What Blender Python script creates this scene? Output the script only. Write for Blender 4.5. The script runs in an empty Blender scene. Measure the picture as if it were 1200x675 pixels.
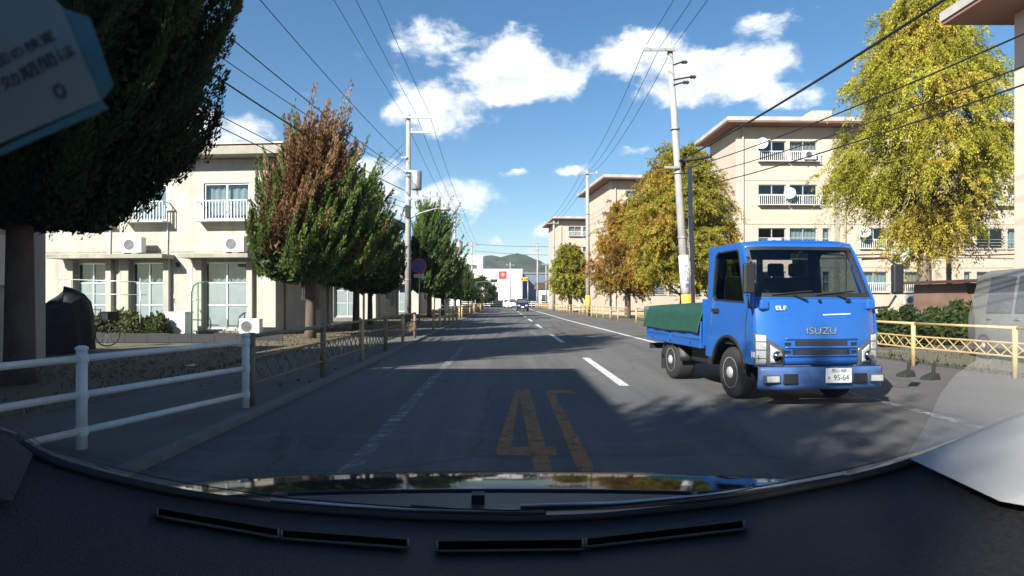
import bpy, bmesh, math, random
import numpy as np
from mathutils import Vector, Matrix
from mathutils.geometry import tessellate_polygon

R = math.radians
random.seed(7)
rng = np.random.default_rng(7)
S = bpy.context.scene
C = S.collection

# ------------------------------------------------------------------ camera
F, CX, CY, H = 740.0, 592.0, 352.0, 1.28        # photo pixels (1200 x 675), camera height in metres
cam_d = bpy.data.cameras.new('camera')
cam = bpy.data.objects.new('camera', cam_d); C.objects.link(cam)
cam.location = (0, 0, H); cam.rotation_euler = (R(90), 0, 0)
cam_d.sensor_fit = 'HORIZONTAL'; cam_d.sensor_width = 36.0
cam_d.lens = 36.0 * F / 1200
cam_d.shift_x = (600 - CX) / 1200; cam_d.shift_y = (CY - 337.5) / 1200
cam_d.dof.use_dof = True; cam_d.dof.focus_distance = 18.0; cam_d.dof.aperture_fstop = 22.0   # small lens: only the sticker on the glass goes soft
cam_d.clip_start = 0.01; cam_d.clip_end = 9000
S.camera = cam

# ------------------------------------------------------------------ light
SUN_EL, SUN_AZ = R(32), R(217)                    # azimuth from +Y (north), clockwise
sd = bpy.data.lights.new('sun', 'SUN'); sd.energy = 5.0; sd.angle = R(0.55); sd.color = (1, 0.945, 0.86)
sun = bpy.data.objects.new('sun', sd); C.objects.link(sun)
to_sun = Vector((math.sin(SUN_AZ) * math.cos(SUN_EL), math.cos(SUN_AZ) * math.cos(SUN_EL), math.sin(SUN_EL)))
sun.rotation_euler = to_sun.to_track_quat('Z', 'Y').to_euler(); sun.location = (0, 0, 60)
W = bpy.data.worlds.new('World'); S.world = W; W.use_nodes = True
S.view_settings.view_transform = 'Standard'; S.view_settings.look = 'None'
S.view_settings.exposure = 1.25; S.view_settings.gamma = 1.0
try: S.view_settings.use_curve_mapping = False
except Exception: pass
S.render.engine = 'CYCLES'
S.cycles.use_denoising = True
S.cycles.max_bounces = 8; S.cycles.diffuse_bounces = 3; S.cycles.glossy_bounces = 3
S.cycles.transparent_max_bounces = 24; S.cycles.caustics_reflective = False; S.cycles.caustics_refractive = False

def sky_world():
    nt = W.node_tree; N = nt.nodes; L = nt.links
    for n in list(N): N.remove(n)
    out = N.new('ShaderNodeOutputWorld'); bg = N.new('ShaderNodeBackground'); bg.inputs['Strength'].default_value = 0.064
    sky = N.new('ShaderNodeTexSky'); sky.sky_type = 'NISHITA'; sky.sun_disc = False
    sky.sun_elevation = SUN_EL; sky.sun_rotation = SUN_AZ
    sky.air_density = 1.0; sky.dust_density = 0.2; sky.ozone_density = 1.6; sky.altitude = 100
    hs = N.new('ShaderNodeHueSaturation'); hs.inputs['Saturation'].default_value = 1.3; hs.inputs['Hue'].default_value = .499; L.new(sky.outputs[0], hs.inputs['Color'])
    tc = N.new('ShaderNodeTexCoord')
    def mth(op, a, b=None, clamp=False):
        n = N.new('ShaderNodeMath'); n.operation = op; n.use_clamp = clamp
        for i, v in enumerate((a, b)):
            if v is None: continue
            if isinstance(v, (int, float)): n.inputs[i].default_value = v
            else: L.new(v, n.inputs[i])
        return n.outputs[0]
    # cumulus banks: (px, py, half width, half height, weight) as directions in the sky
    blobs = [(515, 130, 62, 34, 1), (615, 88, 78, 34, 1), (585, 55, 50, 22, .6), (735, 66, 68, 28, 1), (850, 85, 100, 34, 1.05), (930, 115, 50, 18, .6),
             (525, 232, 62, 26, 1), (440, 215, 55, 28, .9), (250, 152, 55, 24, 1), (480, 50, 40, 40, .5), (525, 60, 40, 34, .52),
             (905, 30, 50, 20, .55), (600, 205, 18, 6, .7), (665, 200, 26, 8, .55), (745, 178, 26, 8, .5), (636, 271, 18, 13, .95), (582, 283, 9, 7, .8),
             (600, 300, 60, 10, .5), (1165, 95, 20, 20, .4), (430, 60, 20, 20, .2)]
    wn = N.new('ShaderNodeTexNoise'); wn.inputs['Scale'].default_value = 11; wn.inputs['Detail'].default_value = 7; wn.inputs['Roughness'].default_value = .6; L.new(tc.outputs['Generated'], wn.inputs['Vector'])
    wa = N.new('ShaderNodeVectorMath'); wa.operation = 'MULTIPLY_ADD'; L.new(wn.outputs['Color'], wa.inputs[0]); wa.inputs[1].default_value = (.10, .05, .07); wa.inputs[2].default_value = (-.05, -.025, -.035)
    wv = N.new('ShaderNodeVectorMath'); wv.operation = 'ADD'; L.new(tc.outputs['Generated'], wv.inputs[0]); L.new(wa.outputs[0], wv.inputs[1])
    acc = None
    for (px, py, hw, hh, w) in blobs:
        d = Vector(((px - CX) / F, 1, (CY - py) / F)); ln = d.length; d.normalize()
        sub = N.new('ShaderNodeVectorMath'); sub.operation = 'SUBTRACT'; L.new(wv.outputs[0], sub.inputs[0]); sub.inputs[1].default_value = d
        mul = N.new('ShaderNodeVectorMath'); mul.operation = 'MULTIPLY'; L.new(sub.outputs[0], mul.inputs[0])
        sx, sz = F * ln / hw, F * ln / hh
        mul.inputs[1].default_value = (sx, min(sx, sz), sz)
        le = N.new('ShaderNodeVectorMath'); le.operation = 'LENGTH'; L.new(mul.outputs[0], le.inputs[0])
        mr = N.new('ShaderNodeMapRange'); mr.interpolation_type = 'SMOOTHERSTEP'
        L.new(le.outputs['Value'], mr.inputs['Value'])
        mr.inputs['From Min'].default_value = 0.15; mr.inputs['From Max'].default_value = 1.75
        mr.inputs['To Min'].default_value = w; mr.inputs['To Max'].default_value = 0
        acc = mr.outputs[0] if acc is None else mth('MAXIMUM', acc, mr.outputs[0])
    mp = N.new('ShaderNodeMapping'); mp.inputs['Scale'].default_value = (1, 1, 1.7); L.new(tc.outputs['Generated'], mp.inputs['Vector'])
    n1 = N.new('ShaderNodeTexNoise'); n1.inputs['Scale'].default_value = 12; n1.inputs['Detail'].default_value = 11; n1.inputs['Roughness'].default_value = 0.62
    n1.inputs['Distortion'].default_value = 0.25
    L.new(mp.outputs[0], n1.inputs['Vector'])
    n2 = N.new('ShaderNodeTexNoise'); n2.inputs['Scale'].default_value = 2.3; n2.inputs['Detail'].default_value = 4; L.new(mp.outputs[0], n2.inputs['Vector'])
    far = mth('MULTIPLY', mth('SUBTRACT', n2.outputs[0], 0.5), 0.55)
    nn = mth('MULTIPLY', mth('SUBTRACT', n1.outputs[0], 0.5), 2.1)
    den = mth('ADD', mth('ADD', mth('MULTIPLY', acc, 0.92), far), nn)
    m = N.new('ShaderNodeMapRange'); m.interpolation_type = 'SMOOTHSTEP'; L.new(den, m.inputs['Value'])
    m.inputs['From Min'].default_value = 0.30; m.inputs['From Max'].default_value = 0.80
    # shading of the cloud: thicker middle slightly grey below
    shade = N.new('ShaderNodeMapRange'); L.new(n1.outputs[0], shade.inputs['Value'])
    shade.inputs['From Min'].default_value = .35; shade.inputs['From Max'].default_value = .62; shade.inputs['To Min'].default_value = .80; shade.inputs['To Max'].default_value = 1.0
    cl = N.new('ShaderNodeMix'); cl.data_type = 'RGBA'; cl.blend_type = 'MULTIPLY'; cl.inputs['Factor'].default_value = 1
    cl.inputs['A'].default_value = (9.0, 9.3, 9.8, 1)
    L.new(shade.outputs[0], cl.inputs['B'])
    mix = N.new('ShaderNodeMix'); mix.data_type = 'RGBA'
    L.new(mth('MULTIPLY', m.outputs[0], 0.96), mix.inputs['Factor']); L.new(hs.outputs[0], mix.inputs['A']); L.new(cl.outputs['Result'], mix.inputs['B'])
    L.new(mix.outputs['Result'], bg.inputs['Color']); L.new(bg.outputs[0], out.inputs[0])
sky_world()

# ------------------------------------------------------------------ materials
def nodes_of(m): return m.node_tree.nodes, m.node_tree.links
def pm(name, c1, c2=None, scale=6.0, rough=0.7, metal=0.0, bump=0.0, bscale=60.0, streak=0.0, streak_c=None, spec=0.5, coat=0.0, speck=0.0, coords='Object', stretch=(1, 1, 1)):
    """Principled material: two colours mixed by noise, optional rain streaks, fine relief, speckle."""
    m = bpy.data.materials.new(name); m.use_nodes = True
    N, L = nodes_of(m); b = N['Principled BSDF']
    b.inputs['Roughness'].default_value = rough; b.inputs['Metallic'].default_value = metal
    b.inputs['Specular IOR Level'].default_value = spec
    if coat: b.inputs['Coat Weight'].default_value = coat; b.inputs['Coat Roughness'].default_value = 0.04
    c2 = c2 or tuple(x * 0.8 for x in c1)
    tc = N.new('ShaderNodeTexCoord')
    mp = N.new('ShaderNodeMapping'); mp.inputs['Scale'].default_value = stretch; L.new(tc.outputs[coords], mp.inputs['Vector'])
    n = N.new('ShaderNodeTexNoise'); n.inputs['Scale'].default_value = scale; n.inputs['Detail'].default_value = 6; n.inputs['Roughness'].default_value = .62
    L.new(mp.outputs[0], n.inputs['Vector'])
    mr = N.new('ShaderNodeMapRange'); mr.inputs['From Min'].default_value = .32; mr.inputs['From Max'].default_value = .68; L.new(n.outputs[0], mr.inputs['Value'])
    mx = N.new('ShaderNodeMix'); mx.data_type = 'RGBA'; L.new(mr.outputs[0], mx.inputs['Factor'])
    mx.inputs['A'].default_value = (*c1, 1); mx.inputs['B'].default_value = (*c2, 1)
    col = mx.outputs['Result']
    if speck:
        n3 = N.new('ShaderNodeTexNoise'); n3.inputs['Scale'].default_value = 160; n3.inputs['Detail'].default_value = 2; L.new(tc.outputs[coords], n3.inputs['Vector'])
        r3 = N.new('ShaderNodeMapRange'); r3.inputs['From Min'].default_value = .35; r3.inputs['From Max'].default_value = .65
        r3.inputs['To Min'].default_value = 1 - speck; r3.inputs['To Max'].default_value = 1 + speck; L.new(n3.outputs[0], r3.inputs['Value'])
        m3 = N.new('ShaderNodeMix'); m3.data_type = 'RGBA'; m3.blend_type = 'MULTIPLY'; m3.inputs['Factor'].default_value = 1
        L.new(col, m3.inputs['A']); L.new(r3.outputs[0], m3.inputs['B']); col = m3.outputs['Result']
    if streak:
        mp2 = N.new('ShaderNodeMapping'); mp2.inputs['Scale'].default_value = (.9, .9, .12); L.new(tc.outputs[coords], mp2.inputs['Vector'])
        n2 = N.new('ShaderNodeTexNoise'); n2.inputs['Scale'].default_value = 2.0; n2.inputs['Detail'].default_value = 8; n2.inputs['Roughness'].default_value = .68
        L.new(mp2.outputs[0], n2.inputs['Vector'])
        r2 = N.new('ShaderNodeMapRange'); r2.inputs['From Min'].default_value = .46; r2.inputs['From Max'].default_value = .72; r2.inputs['To Max'].default_value = streak
        L.new(n2.outputs[0], r2.inputs['Value'])
        m2 = N.new('ShaderNodeMix'); m2.data_type = 'RGBA'; L.new(r2.outputs[0], m2.inputs['Factor']); L.new(col, m2.inputs['A'])
        m2.inputs['B'].default_value = (*(streak_c or tuple(x * .45 for x in c1)), 1); col = m2.outputs['Result']
    L.new(col, b.inputs['Base Color'])
    if bump:
        nb = N.new('ShaderNodeTexNoise'); nb.inputs['Scale'].default_value = bscale; nb.inputs['Detail'].default_value = 4; L.new(tc.outputs[coords], nb.inputs['Vector'])
        bp = N.new('ShaderNodeBump'); bp.inputs['Strength'].default_value = bump; bp.inputs['Distance'].default_value = .02
        L.new(nb.outputs[0], bp.inputs['Height']); L.new(bp.outputs[0], b.inputs['Normal'])
    return m

def glass(name, tint=(.8, .85, .85), base=0.05, rough=0.0, amount=0.95):
    """clear sheet: light passes straight through, the rest mirrors more and more towards grazing angles"""
    m = bpy.data.materials.new(name); m.use_nodes = True; N, L = nodes_of(m)
    N.remove(N['Principled BSDF'])
    lw = N.new('ShaderNodeLayerWeight'); lw.inputs['Blend'].default_value = .5
    p = N.new('ShaderNodeMath'); p.operation = 'POWER'; L.new(lw.outputs['Facing'], p.inputs[0]); p.inputs[1].default_value = 5
    k = N.new('ShaderNodeMath'); k.operation = 'MULTIPLY_ADD'; L.new(p.outputs[0], k.inputs[0]); k.inputs[1].default_value = amount - base; k.inputs[2].default_value = base
    t = N.new('ShaderNodeBsdfTransparent'); t.inputs['Color'].default_value = (*tint, 1)
    g = N.new('ShaderNodeBsdfGlossy'); g.inputs['Roughness'].default_value = rough
    mx = N.new('ShaderNodeMixShader'); L.new(k.outputs[0], mx.inputs[0]); L.new(t.outputs[0], mx.inputs[1]); L.new(g.outputs[0], mx.inputs[2])
    L.new(mx.outputs[0], N['Material Output'].inputs[0])
    return m

def foliage(name, transl=0.42):
    m = bpy.data.materials.new(name); m.use_nodes = True; N, L = nodes_of(m); b = N['Principled BSDF']
    at = N.new('ShaderNodeAttribute'); at.attribute_name = 'tint'
    b.inputs['Roughness'].default_value = .62; b.inputs['Specular IOR Level'].default_value = .25
    L.new(at.outputs['Color'], b.inputs['Base Color'])
    tr = N.new('ShaderNodeBsdfTranslucent'); L.new(at.outputs['Color'], tr.inputs['Color'])
    mx = N.new('ShaderNodeMixShader'); mx.inputs[0].default_value = transl
    L.new(b.outputs[0], mx.inputs[1]); L.new(tr.outputs[0], mx.inputs[2]); L.new(mx.outputs[0], N['Material Output'].inputs[0])
    return m

def worn_paint(name, col, wear=0.5, scale=9, full=.93):
    """road paint with bare patches where it has worn through"""
    m = bpy.data.materials.new(name); m.use_nodes = True; N, L = nodes_of(m); b = N['Principled BSDF']
    b.inputs['Base Color'].default_value = (*col, 1); b.inputs['Roughness'].default_value = .8
    tc = N.new('ShaderNodeTexCoord'); n = N.new('ShaderNodeTexNoise'); n.inputs['Scale'].default_value = scale; n.inputs['Detail'].default_value = 10; n.inputs['Roughness'].default_value = .75
    L.new(tc.outputs['Object'], n.inputs['Vector'])
    r = N.new('ShaderNodeMapRange'); r.inputs['From Min'].default_value = wear - .09; r.inputs['From Max'].default_value = wear + .09; L.new(n.outputs[0], r.inputs['Value'])
    r.inputs['To Max'].default_value = full
    t = N.new('ShaderNodeBsdfTransparent'); mx = N.new('ShaderNodeMixShader'); L.new(r.outputs[0], mx.inputs[0]); L.new(t.outputs[0], mx.inputs[1]); L.new(b.outputs[0], mx.inputs[2])
    L.new(mx.outputs[0], N['Material Output'].inputs[0])
    return m

M = {}
def asphalt():
    m = pm('asphalt', (.155, .152, .148), (.100, .099, .099), scale=.55, rough=.86, bump=.35, bscale=140, speck=.38, spec=.3, stretch=(1, .22, 1))
    N, L = nodes_of(m); b = N['Principled BSDF']
    old = b.inputs['Base Color'].links[0].from_socket
    tc = N.new('ShaderNodeTexCoord')
    v = N.new('ShaderNodeTexVoronoi'); v.feature = 'DISTANCE_TO_EDGE'; v.inputs['Scale'].default_value = .42
    n = N.new('ShaderNodeTexNoise'); n.inputs['Scale'].default_value = 2.5; n.inputs['Detail'].default_value = 5
    L.new(tc.outputs['Object'], n.inputs['Vector'])
    ad = N.new('ShaderNodeMix'); ad.data_type = 'VECTOR'; ad.inputs['Factor'].default_value = .22
    L.new(tc.outputs['Object'], ad.inputs['A']); L.new(n.outputs['Color'], ad.inputs['B']); L.new(ad.outputs['Result'], v.inputs['Vector'])
    r = N.new('ShaderNodeMapRange'); r.inputs['From Min'].default_value = .004; r.inputs['From Max'].default_value = .012; r.inputs['To Min'].default_value = .8; L.new(v.outputs['Distance'], r.inputs['Value'])
    mp = N.new('ShaderNodeMapping'); mp.inputs['Scale'].default_value = (1.3, .035, 1); L.new(tc.outputs['Object'], mp.inputs['Vector'])
    n5 = N.new('ShaderNodeTexNoise'); n5.inputs['Scale'].default_value = 1.6; n5.inputs['Detail'].default_value = 6; n5.inputs['Roughness'].default_value = .65; L.new(mp.outputs[0], n5.inputs['Vector'])
    r5 = N.new('ShaderNodeMapRange'); r5.inputs['From Min'].default_value = .3; r5.inputs['From Max'].default_value = .7; r5.inputs['To Min'].default_value = .74; r5.inputs['To Max'].default_value = 1.2; L.new(n5.outputs[0], r5.inputs['Value'])
    k5 = N.new('ShaderNodeMath'); k5.operation = 'MULTIPLY'; L.new(r.outputs[0], k5.inputs[0]); L.new(r5.outputs[0], k5.inputs[1])
    mx = N.new('ShaderNodeMix'); mx.data_type = 'RGBA'; mx.blend_type = 'MULTIPLY'; mx.inputs['Factor'].default_value = 1
    L.new(old, mx.inputs['A']); L.new(k5.outputs[0], mx.inputs['B']); L.new(mx.outputs['Result'], b.inputs['Base Color'])
    return m
M['asphalt'] = asphalt()
M['path'] = pm('path_asphalt', (.15, .145, .14), (.115, .112, .108), scale=.8, rough=.9, bump=.3, bscale=110, speck=.3, spec=.25)
M['pavement'] = pm('pavement_concrete', (.17, .162, .148), (.12, .115, .105), scale=1.3, rough=.9, bump=.3, bscale=70, speck=.2, spec=.25)
M['kerb'] = pm('kerb_concrete', (.20, .195, .185), (.14, .135, .13), scale=3, rough=.9, bump=.3, bscale=60)
M['soil'] = pm('soil', (.19, .145, .10), (.10, .085, .055), scale=.9, rough=.95, bump=.6, bscale=30, speck=.3)
M['earth'] = pm('earth', (.16, .14, .10), (.09, .095, .055), scale=.25, rough=.95, bump=.5, bscale=20, speck=.2)
M['line'] = worn_paint('lane_paint', (.74, .74, .72), .40, 10)
M['line_worn'] = worn_paint('lane_paint_worn', (.40, .41, .42), .535, 5)
M['orange'] = worn_paint('speed_paint', (.44, .19, .07), .39, 6, .8)
M['orange_worn'] = worn_paint('speed_paint_worn', (.40, .20, .09), .53, 6)
M['wallL'] = pm('cream_render', (.495, .475, .41), (.40, .38, .33), scale=1.4, rough=.9, bump=.15, bscale=50, streak=.6, streak_c=(.28, .25, .20))
M['wallLs'] = pm('stained_concrete', (.42, .39, .33), (.29, .27, .23), scale=2.2, rough=.92, bump=.2, bscale=40, streak=.6)
M['wallR'] = pm('peach_render', (.57, .46, .37), (.50, .40, .32), scale=.9, rough=.9, bump=.1, bscale=50, streak=.25, streak_c=(.48, .40, .31))
M['wallR2'] = pm('pink_render', (.75, .58, .47), (.70, .54, .43), scale=.9, rough=.9, bump=.1, bscale=50, streak=.25, streak_c=(.42, .32, .26))
M['roof'] = pm('roof_slab', (.50, .46, .42), (.38, .35, .32), scale=1.6, rough=.85, streak=.3)
M['soffit'] = pm('red_brown_soffit', (.29, .155, .125), (.24, .13, .105), scale=2, rough=.85)
M['metal_roof'] = pm('brown_sheet', (.13, .06, .05), (.09, .045, .035), scale=3, rough=.5)
M['shed'] = pm('shed_wall', (.27, .16, .12), (.20, .12, .09), scale=2, rough=.8, streak=.4)
M['alu'] = pm('aluminium', (.72, .73, .74), (.62, .63, .64), scale=4, rough=.4, metal=.6)
M['white'] = pm('white_paint', (.80, .80, .79), (.70, .70, .69), scale=5, rough=.5, streak=.25, streak_c=(.45, .40, .33))
M['fence_white'] = pm('fence_white_paint', (.72, .74, .75), (.58, .60, .61), scale=7, rough=.45, speck=.12)
M['tan'] = pm('tan_paint', (.66, .47, .22), (.50, .36, .18), scale=7, rough=.55, speck=.2, streak=.35, streak_c=(.22, .13, .07))
M['rust'] = pm('weathered_brown_steel', (.30, .225, .14), (.18, .12, .075), scale=9, rough=.75, speck=.25)
M['pole'] = pm('pole_concrete', (.38, .37, .35), (.28, .27, .255), scale=2, rough=.9, bump=.15, bscale=40, streak=.35, streak_c=(.25, .24, .22))
M['pole_steel'] = pm('galvanised', (.42, .43, .43), (.33, .34, .34), scale=5, rough=.5, metal=.5)
M['cable'] = pm('cable_black', (.025, .025, .028), (.018, .018, .02), rough=.6)
M['yellow'] = pm('yellow_guard', (.70, .45, .06), (.58, .37, .05), scale=6, rough=.6)
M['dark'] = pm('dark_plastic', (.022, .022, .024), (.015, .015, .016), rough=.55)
M['rubber'] = pm('rubber', (.03, .03, .03), (.02, .02, .02), rough=.85, scale=20)
M['inner'] = pm('room_dark', (.10, .095, .085), (.07, .065, .06), rough=.9)
M['curtain'] = pm('curtain_pale', (.62, .64, .62), (.5, .52, .5), scale=14, rough=.9, stretch=(1, 1, .05))
M['curtain_t'] = pm('curtain_teal', (.40, .55, .55), (.30, .44, .45), scale=14, rough=.9, stretch=(1, 1, .05))
M['curtain_w'] = pm('curtain_warm', (.62, .48, .33), (.5, .38, .25), scale=14, rough=.9, stretch=(1, 1, .05))
M['glass'] = glass('window_glass', (.72, .78, .80), .07)
M['frosted'] = pm('frosted_glass', (.27, .33, .33), (.22, .27, .27), scale=3, rough=.2, spec=.6)
M['windscreen'] = glass('windscreen_glass', (.96, .98, .975), .05, amount=.80)
M['truck_glass'] = glass('truck_glass', (.50, .56, .57), .06, amount=.75)
M['blue'] = pm('blue_car_paint', (.020, .135, .49), (.018, .12, .45), scale=2, rough=.34, coat=.8, metal=.1, streak=.16, streak_c=(.06, .09, .16))
M['blue_dull'] = pm('blue_bumper_paint', (.07, .15, .36), (.06, .13, .32), scale=4, rough=.45, coat=.2)
M['tarp'] = pm('green_tarp', (.016, .072, .050), (.012, .056, .040), scale=5, rough=.6, bump=.25, bscale=9)
M['chrome'] = pm('chrome', (.75, .75, .76), (.7, .7, .7), rough=.12, metal=1)
M['lens'] = pm('lamp_lens', (.55, .57, .58), (.38, .39, .40), scale=26, rough=.12, spec=.8, coat=.6)
M['lens_dark'] = pm('lamp_bezel', (.10, .105, .11), (.07, .07, .075), scale=20, rough=.25, coat=.5)
M['amber'] = pm('amber_lens', (.55, .24, .03), (.45, .2, .03), rough=.2)
M['red_lens'] = pm('red_lens', (.42, .02, .02), (.33, .02, .02), rough=.2)
M['steel_rim'] = pm('steel_rim', (.60, .60, .60), (.45, .44, .43), scale=12, rough=.45, metal=.3)
M['plate'] = pm('number_plate_white', (.80, .81, .79), (.76, .77, .75), scale=8, rough=.45)
M['green_ink'] = pm('plate_green', (.02, .10, .06), (.02, .09, .05), rough=.5)
M['dash'] = pm('dashboard_vinyl', (.013, .0135, .014), (.009, .0095, .010), scale=5, rough=.6, speck=.35, bump=.3, bscale=420, spec=.35)
M['dash_soft'] = pm('dashboard_edge', (.011, .012, .014), (.009, .01, .011), rough=.7)
M['trim'] = pm('pillar_trim_grey', (.40, .40, .395), (.36, .36, .355), scale=4, rough=.75, bump=.08, bscale=300)
M['car_paint'] = pm('dark_car_paint', (.012, .017, .024), (.010, .014, .02), rough=.06, coat=0.0, spec=.07)
M['cowl'] = pm('cowl_plastic', (.035, .038, .042), (.026, .028, .031), scale=5, rough=.5, bump=.1, bscale=200)
M['paper'] = pm('paper', (.78, .78, .76), (.74, .74, .72), rough=.8)
M['sticker'] = pm('sticker_back', (.19, .21, .195), (.15, .17, .16), scale=40, rough=.7)
M['sticker_edge'] = pm('sticker_blue', (.035, .14, .17), (.03, .11, .13), scale=30, rough=.6)
M['ink'] = pm('ink', (.03, .032, .034), (.02, .02, .022), rough=.7)
M['slot'] = pm('vent_slot', (.002, .002, .002), (.0015, .0015, .0015), rough=.95, spec=.0)
M['bark'] = pm('bark', (.14, .10, .075), (.07, .05, .038), scale=7, rough=.95, bump=.8, bscale=25, stretch=(1, 1, .25))
M['bark_grey'] = pm('bark_grey', (.24, .195, .155), (.13, .10, .08), scale=7, rough=.95, bump=.8, bscale=25, stretch=(1, 1, .25))
M['leaf'] = foliage('leaf')
M['needle'] = foliage('needle', .15)
M['bamboo'] = pm('reed_screen', (.52, .36, .16), (.42, .28, .12), scale=20, rough=.85, stretch=(6, 1, .2))
M['cloth_w'] = pm('cloth_white', (.78, .79, .80), (.70, .71, .73), scale=8, rough=.9)
M['cloth_b'] = pm('cloth_blue', (.16, .33, .55), (.13, .27, .47), scale=8, rough=.9)
M['cloth_d'] = pm('cloth_dark', (.05, .05, .07), (.04, .04, .05), scale=8, rough=.9)
M['green_pipe'] = pm('green_pipe', (.03, .22, .15), (.025, .18, .12), rough=.5)
M['red_sign'] = pm('red_sign', (.62, .06, .05), (.55, .05, .045), rough=.5)
M['sign_blue'] = pm('sign_blue', (.03, .10, .38), (.028, .09, .34), rough=.4)
M['factory'] = pm('factory_white', (.80, .80, .79), (.74, .74, .73), scale=.4, rough=.7, streak=.15)
M['factory_blue'] = pm('factory_greyblue', (.20, .25, .32), (.17, .21, .28), scale=.4, rough=.6, streak=.2)
M['hill'] = pm('forest_hill', (.075, .095, .045), (.016, .034, .022), scale=.03, rough=1.0, bump=1.0, bscale=.03, spec=.05)
M['silver'] = pm('silver_car_paint', (.40, .40, .40), (.37, .37, .37), rough=.3, metal=.5, coat=.5)
M['navy'] = pm('navy_car_paint', (.012, .018, .05), (.01, .015, .045), rough=.25, coat=.8)
M['cover'] = pm('black_cover', (.016, .014, .02), (.011, .01, .014), scale=6, rough=.8, bump=.5, bscale=8)
M['leaf_litter'] = pm('leaf_litter', (.30, .22, .13), (.22, .16, .09), rough=.9, scale=3)

# ------------------------------------------------------------------ mesh helpers
class MB:
    def __init__(s): s.v = []; s.f = []
    def add(s, vs, fs):
        o = len(s.v); s.v += [tuple(v) for v in vs]; s.f += [tuple(i + o for i in f) for f in fs]; return s
    def box(s, x0, x1, y0, y1, z0, z1):
        return s.add([(x0, y0, z0), (x1, y0, z0), (x1, y1, z0), (x0, y1, z0), (x0, y0, z1), (x1, y0, z1), (x1, y1, z1), (x0, y1, z1)],
                     [(0, 3, 2, 1), (4, 5, 6, 7), (0, 1, 5, 4), (1, 2, 6, 5), (2, 3, 7, 6), (3, 0, 4, 7)])
    def hexa(s, p):      # 8 points, bottom loop then top loop
        return s.add(p, [(0, 3, 2, 1), (4, 5, 6, 7), (0, 1, 5, 4), (1, 2, 6, 5), (2, 3, 7, 6), (3, 0, 4, 7)])
    def tube(s, pts, r, n=8, cap=True):
        pts = [Vector(p) for p in pts]; k = len(pts)
        rs = r if isinstance(r, (list, tuple)) else [r] * k
        base = len(s.v); prev = None
        for i, p in enumerate(pts):
            t = (pts[min(i + 1, k - 1)] - pts[max(i - 1, 0)]).normalized()
            if prev is None: a = t.orthogonal().normalized()
            else:
                a = prev - t * prev.dot(t)
                a = a.normalized() if a.length > 1e-6 else t.orthogonal().normalized()
            prev = a; b = t.cross(a)
            for j in range(n):
                th = 2 * math.pi * j / n
                s.v.append(tuple(p + (a * math.cos(th) + b * math.sin(th)) * rs[i]))
        for i in range(k - 1):
            for j in range(n):
                s.f.append((base + i * n + j, base + i * n + (j + 1) % n, base + (i + 1) * n + (j + 1) % n, base + (i + 1) * n + j))
        if cap:
            s.f.append(tuple(base + j for j in reversed(range(n)))); s.f.append(tuple(base + (k - 1) * n + j for j in range(n)))
        return s
    def lathe(s, prof, axis='z', n=24, c=(0, 0, 0), cap=True):
        base = len(s.v)
        for (r, h) in prof:
            for j in range(n):
                th = 2 * math.pi * j / n; a, b = r * math.cos(th), r * math.sin(th)
                p = {'z': (a, b, h), 'x': (h, a, b), 'y': (b, h, a)}[axis]
                s.v.append((p[0] + c[0], p[1] + c[1], p[2] + c[2]))
        for i in range(len(prof) - 1):
            for j in range(n):
                s.f.append((base + i * n + j, base + i * n + (j + 1) % n, base + (i + 1) * n + (j + 1) % n, base + (i + 1) * n + j))
        if cap: s.f.append(tuple(base + j for j in reversed(range(n)))); s.f.append(tuple(base + (len(prof) - 1) * n + j for j in range(n)))
        return s
    def plate(s, outer, holes, fn, w0, w1):
        """slab with holes: outline in (u,v), fn(u,v,w) places it, thickness from w0 to w1"""
        loops = [list(outer)] + [list(h) for h in holes]
        tris = tessellate_polygon([[Vector((u, v, 0)) for u, v in l] for l in loops])
        flat = [p for l in loops for p in l]; n = len(flat)
        a = [fn(u, v, w0) for u, v in flat]; b = [fn(u, v, w1) for u, v in flat]
        fs = [tuple(t) for t in tris] + [tuple(i + n for i in reversed(t)) for t in tris]
        o = 0
        for l in loops:
            k = len(l)
            for i in range(k): fs.append((o + i, o + (i + 1) % k, n + o + (i + 1) % k, n + o + i))
            o += k
        return s.add(a + b, fs)
    def grid(s, nu, nv, fn):
        base = len(s.v)
        for j in range(nv + 1):
            for i in range(nu + 1): s.v.append(tuple(fn(i / nu, j / nv)))
        for j in range(nv):
            for i in range(nu):
                a = base + j * (nu + 1) + i; s.f.append((a, a + 1, a + nu + 2, a + nu + 1))
        return s
    def mesh(s, name, mat, smooth=False):
        me = bpy.data.meshes.new(name); me.from_pydata(s.v, [], s.f)
        bm = bmesh.new(); bm.from_mesh(me); bmesh.ops.recalc_face_normals(bm, faces=bm.faces); bm.to_mesh(me); bm.free()
        me.materials.append(M[mat])
        if smooth:
            me.shade_smooth()
        return me
    def build(s, name, mat, parent=None, smooth=False, bevel=0, segs=2, solid=0, subsurf=0, angle=None):
        o = link(name, s.mesh(name, mat, smooth), parent)
        if solid:
            md = o.modifiers.new('solid', 'SOLIDIFY'); md.thickness = solid; md.offset = -1
        if bevel:
            md = o.modifiers.new('bevel', 'BEVEL'); md.width = bevel; md.segments = segs; md.limit_method = 'ANGLE'; md.angle_limit = R(40)
        if subsurf:
            md = o.modifiers.new('sub', 'SUBSURF'); md.levels = subsurf; md.render_levels = subsurf
        return o
def link(name, data, parent=None, loc=None):
    o = bpy.data.objects.new(name, data); C.objects.link(o)
    if parent: o.parent = parent
    if loc: o.location = loc
    return o
def tag(o, label=None, cat=None, group=None, kind=None):
    if label: o['label'] = label
    if cat: o['category'] = cat
    if group: o['group'] = group
    if kind: o['kind'] = kind
    return o
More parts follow.
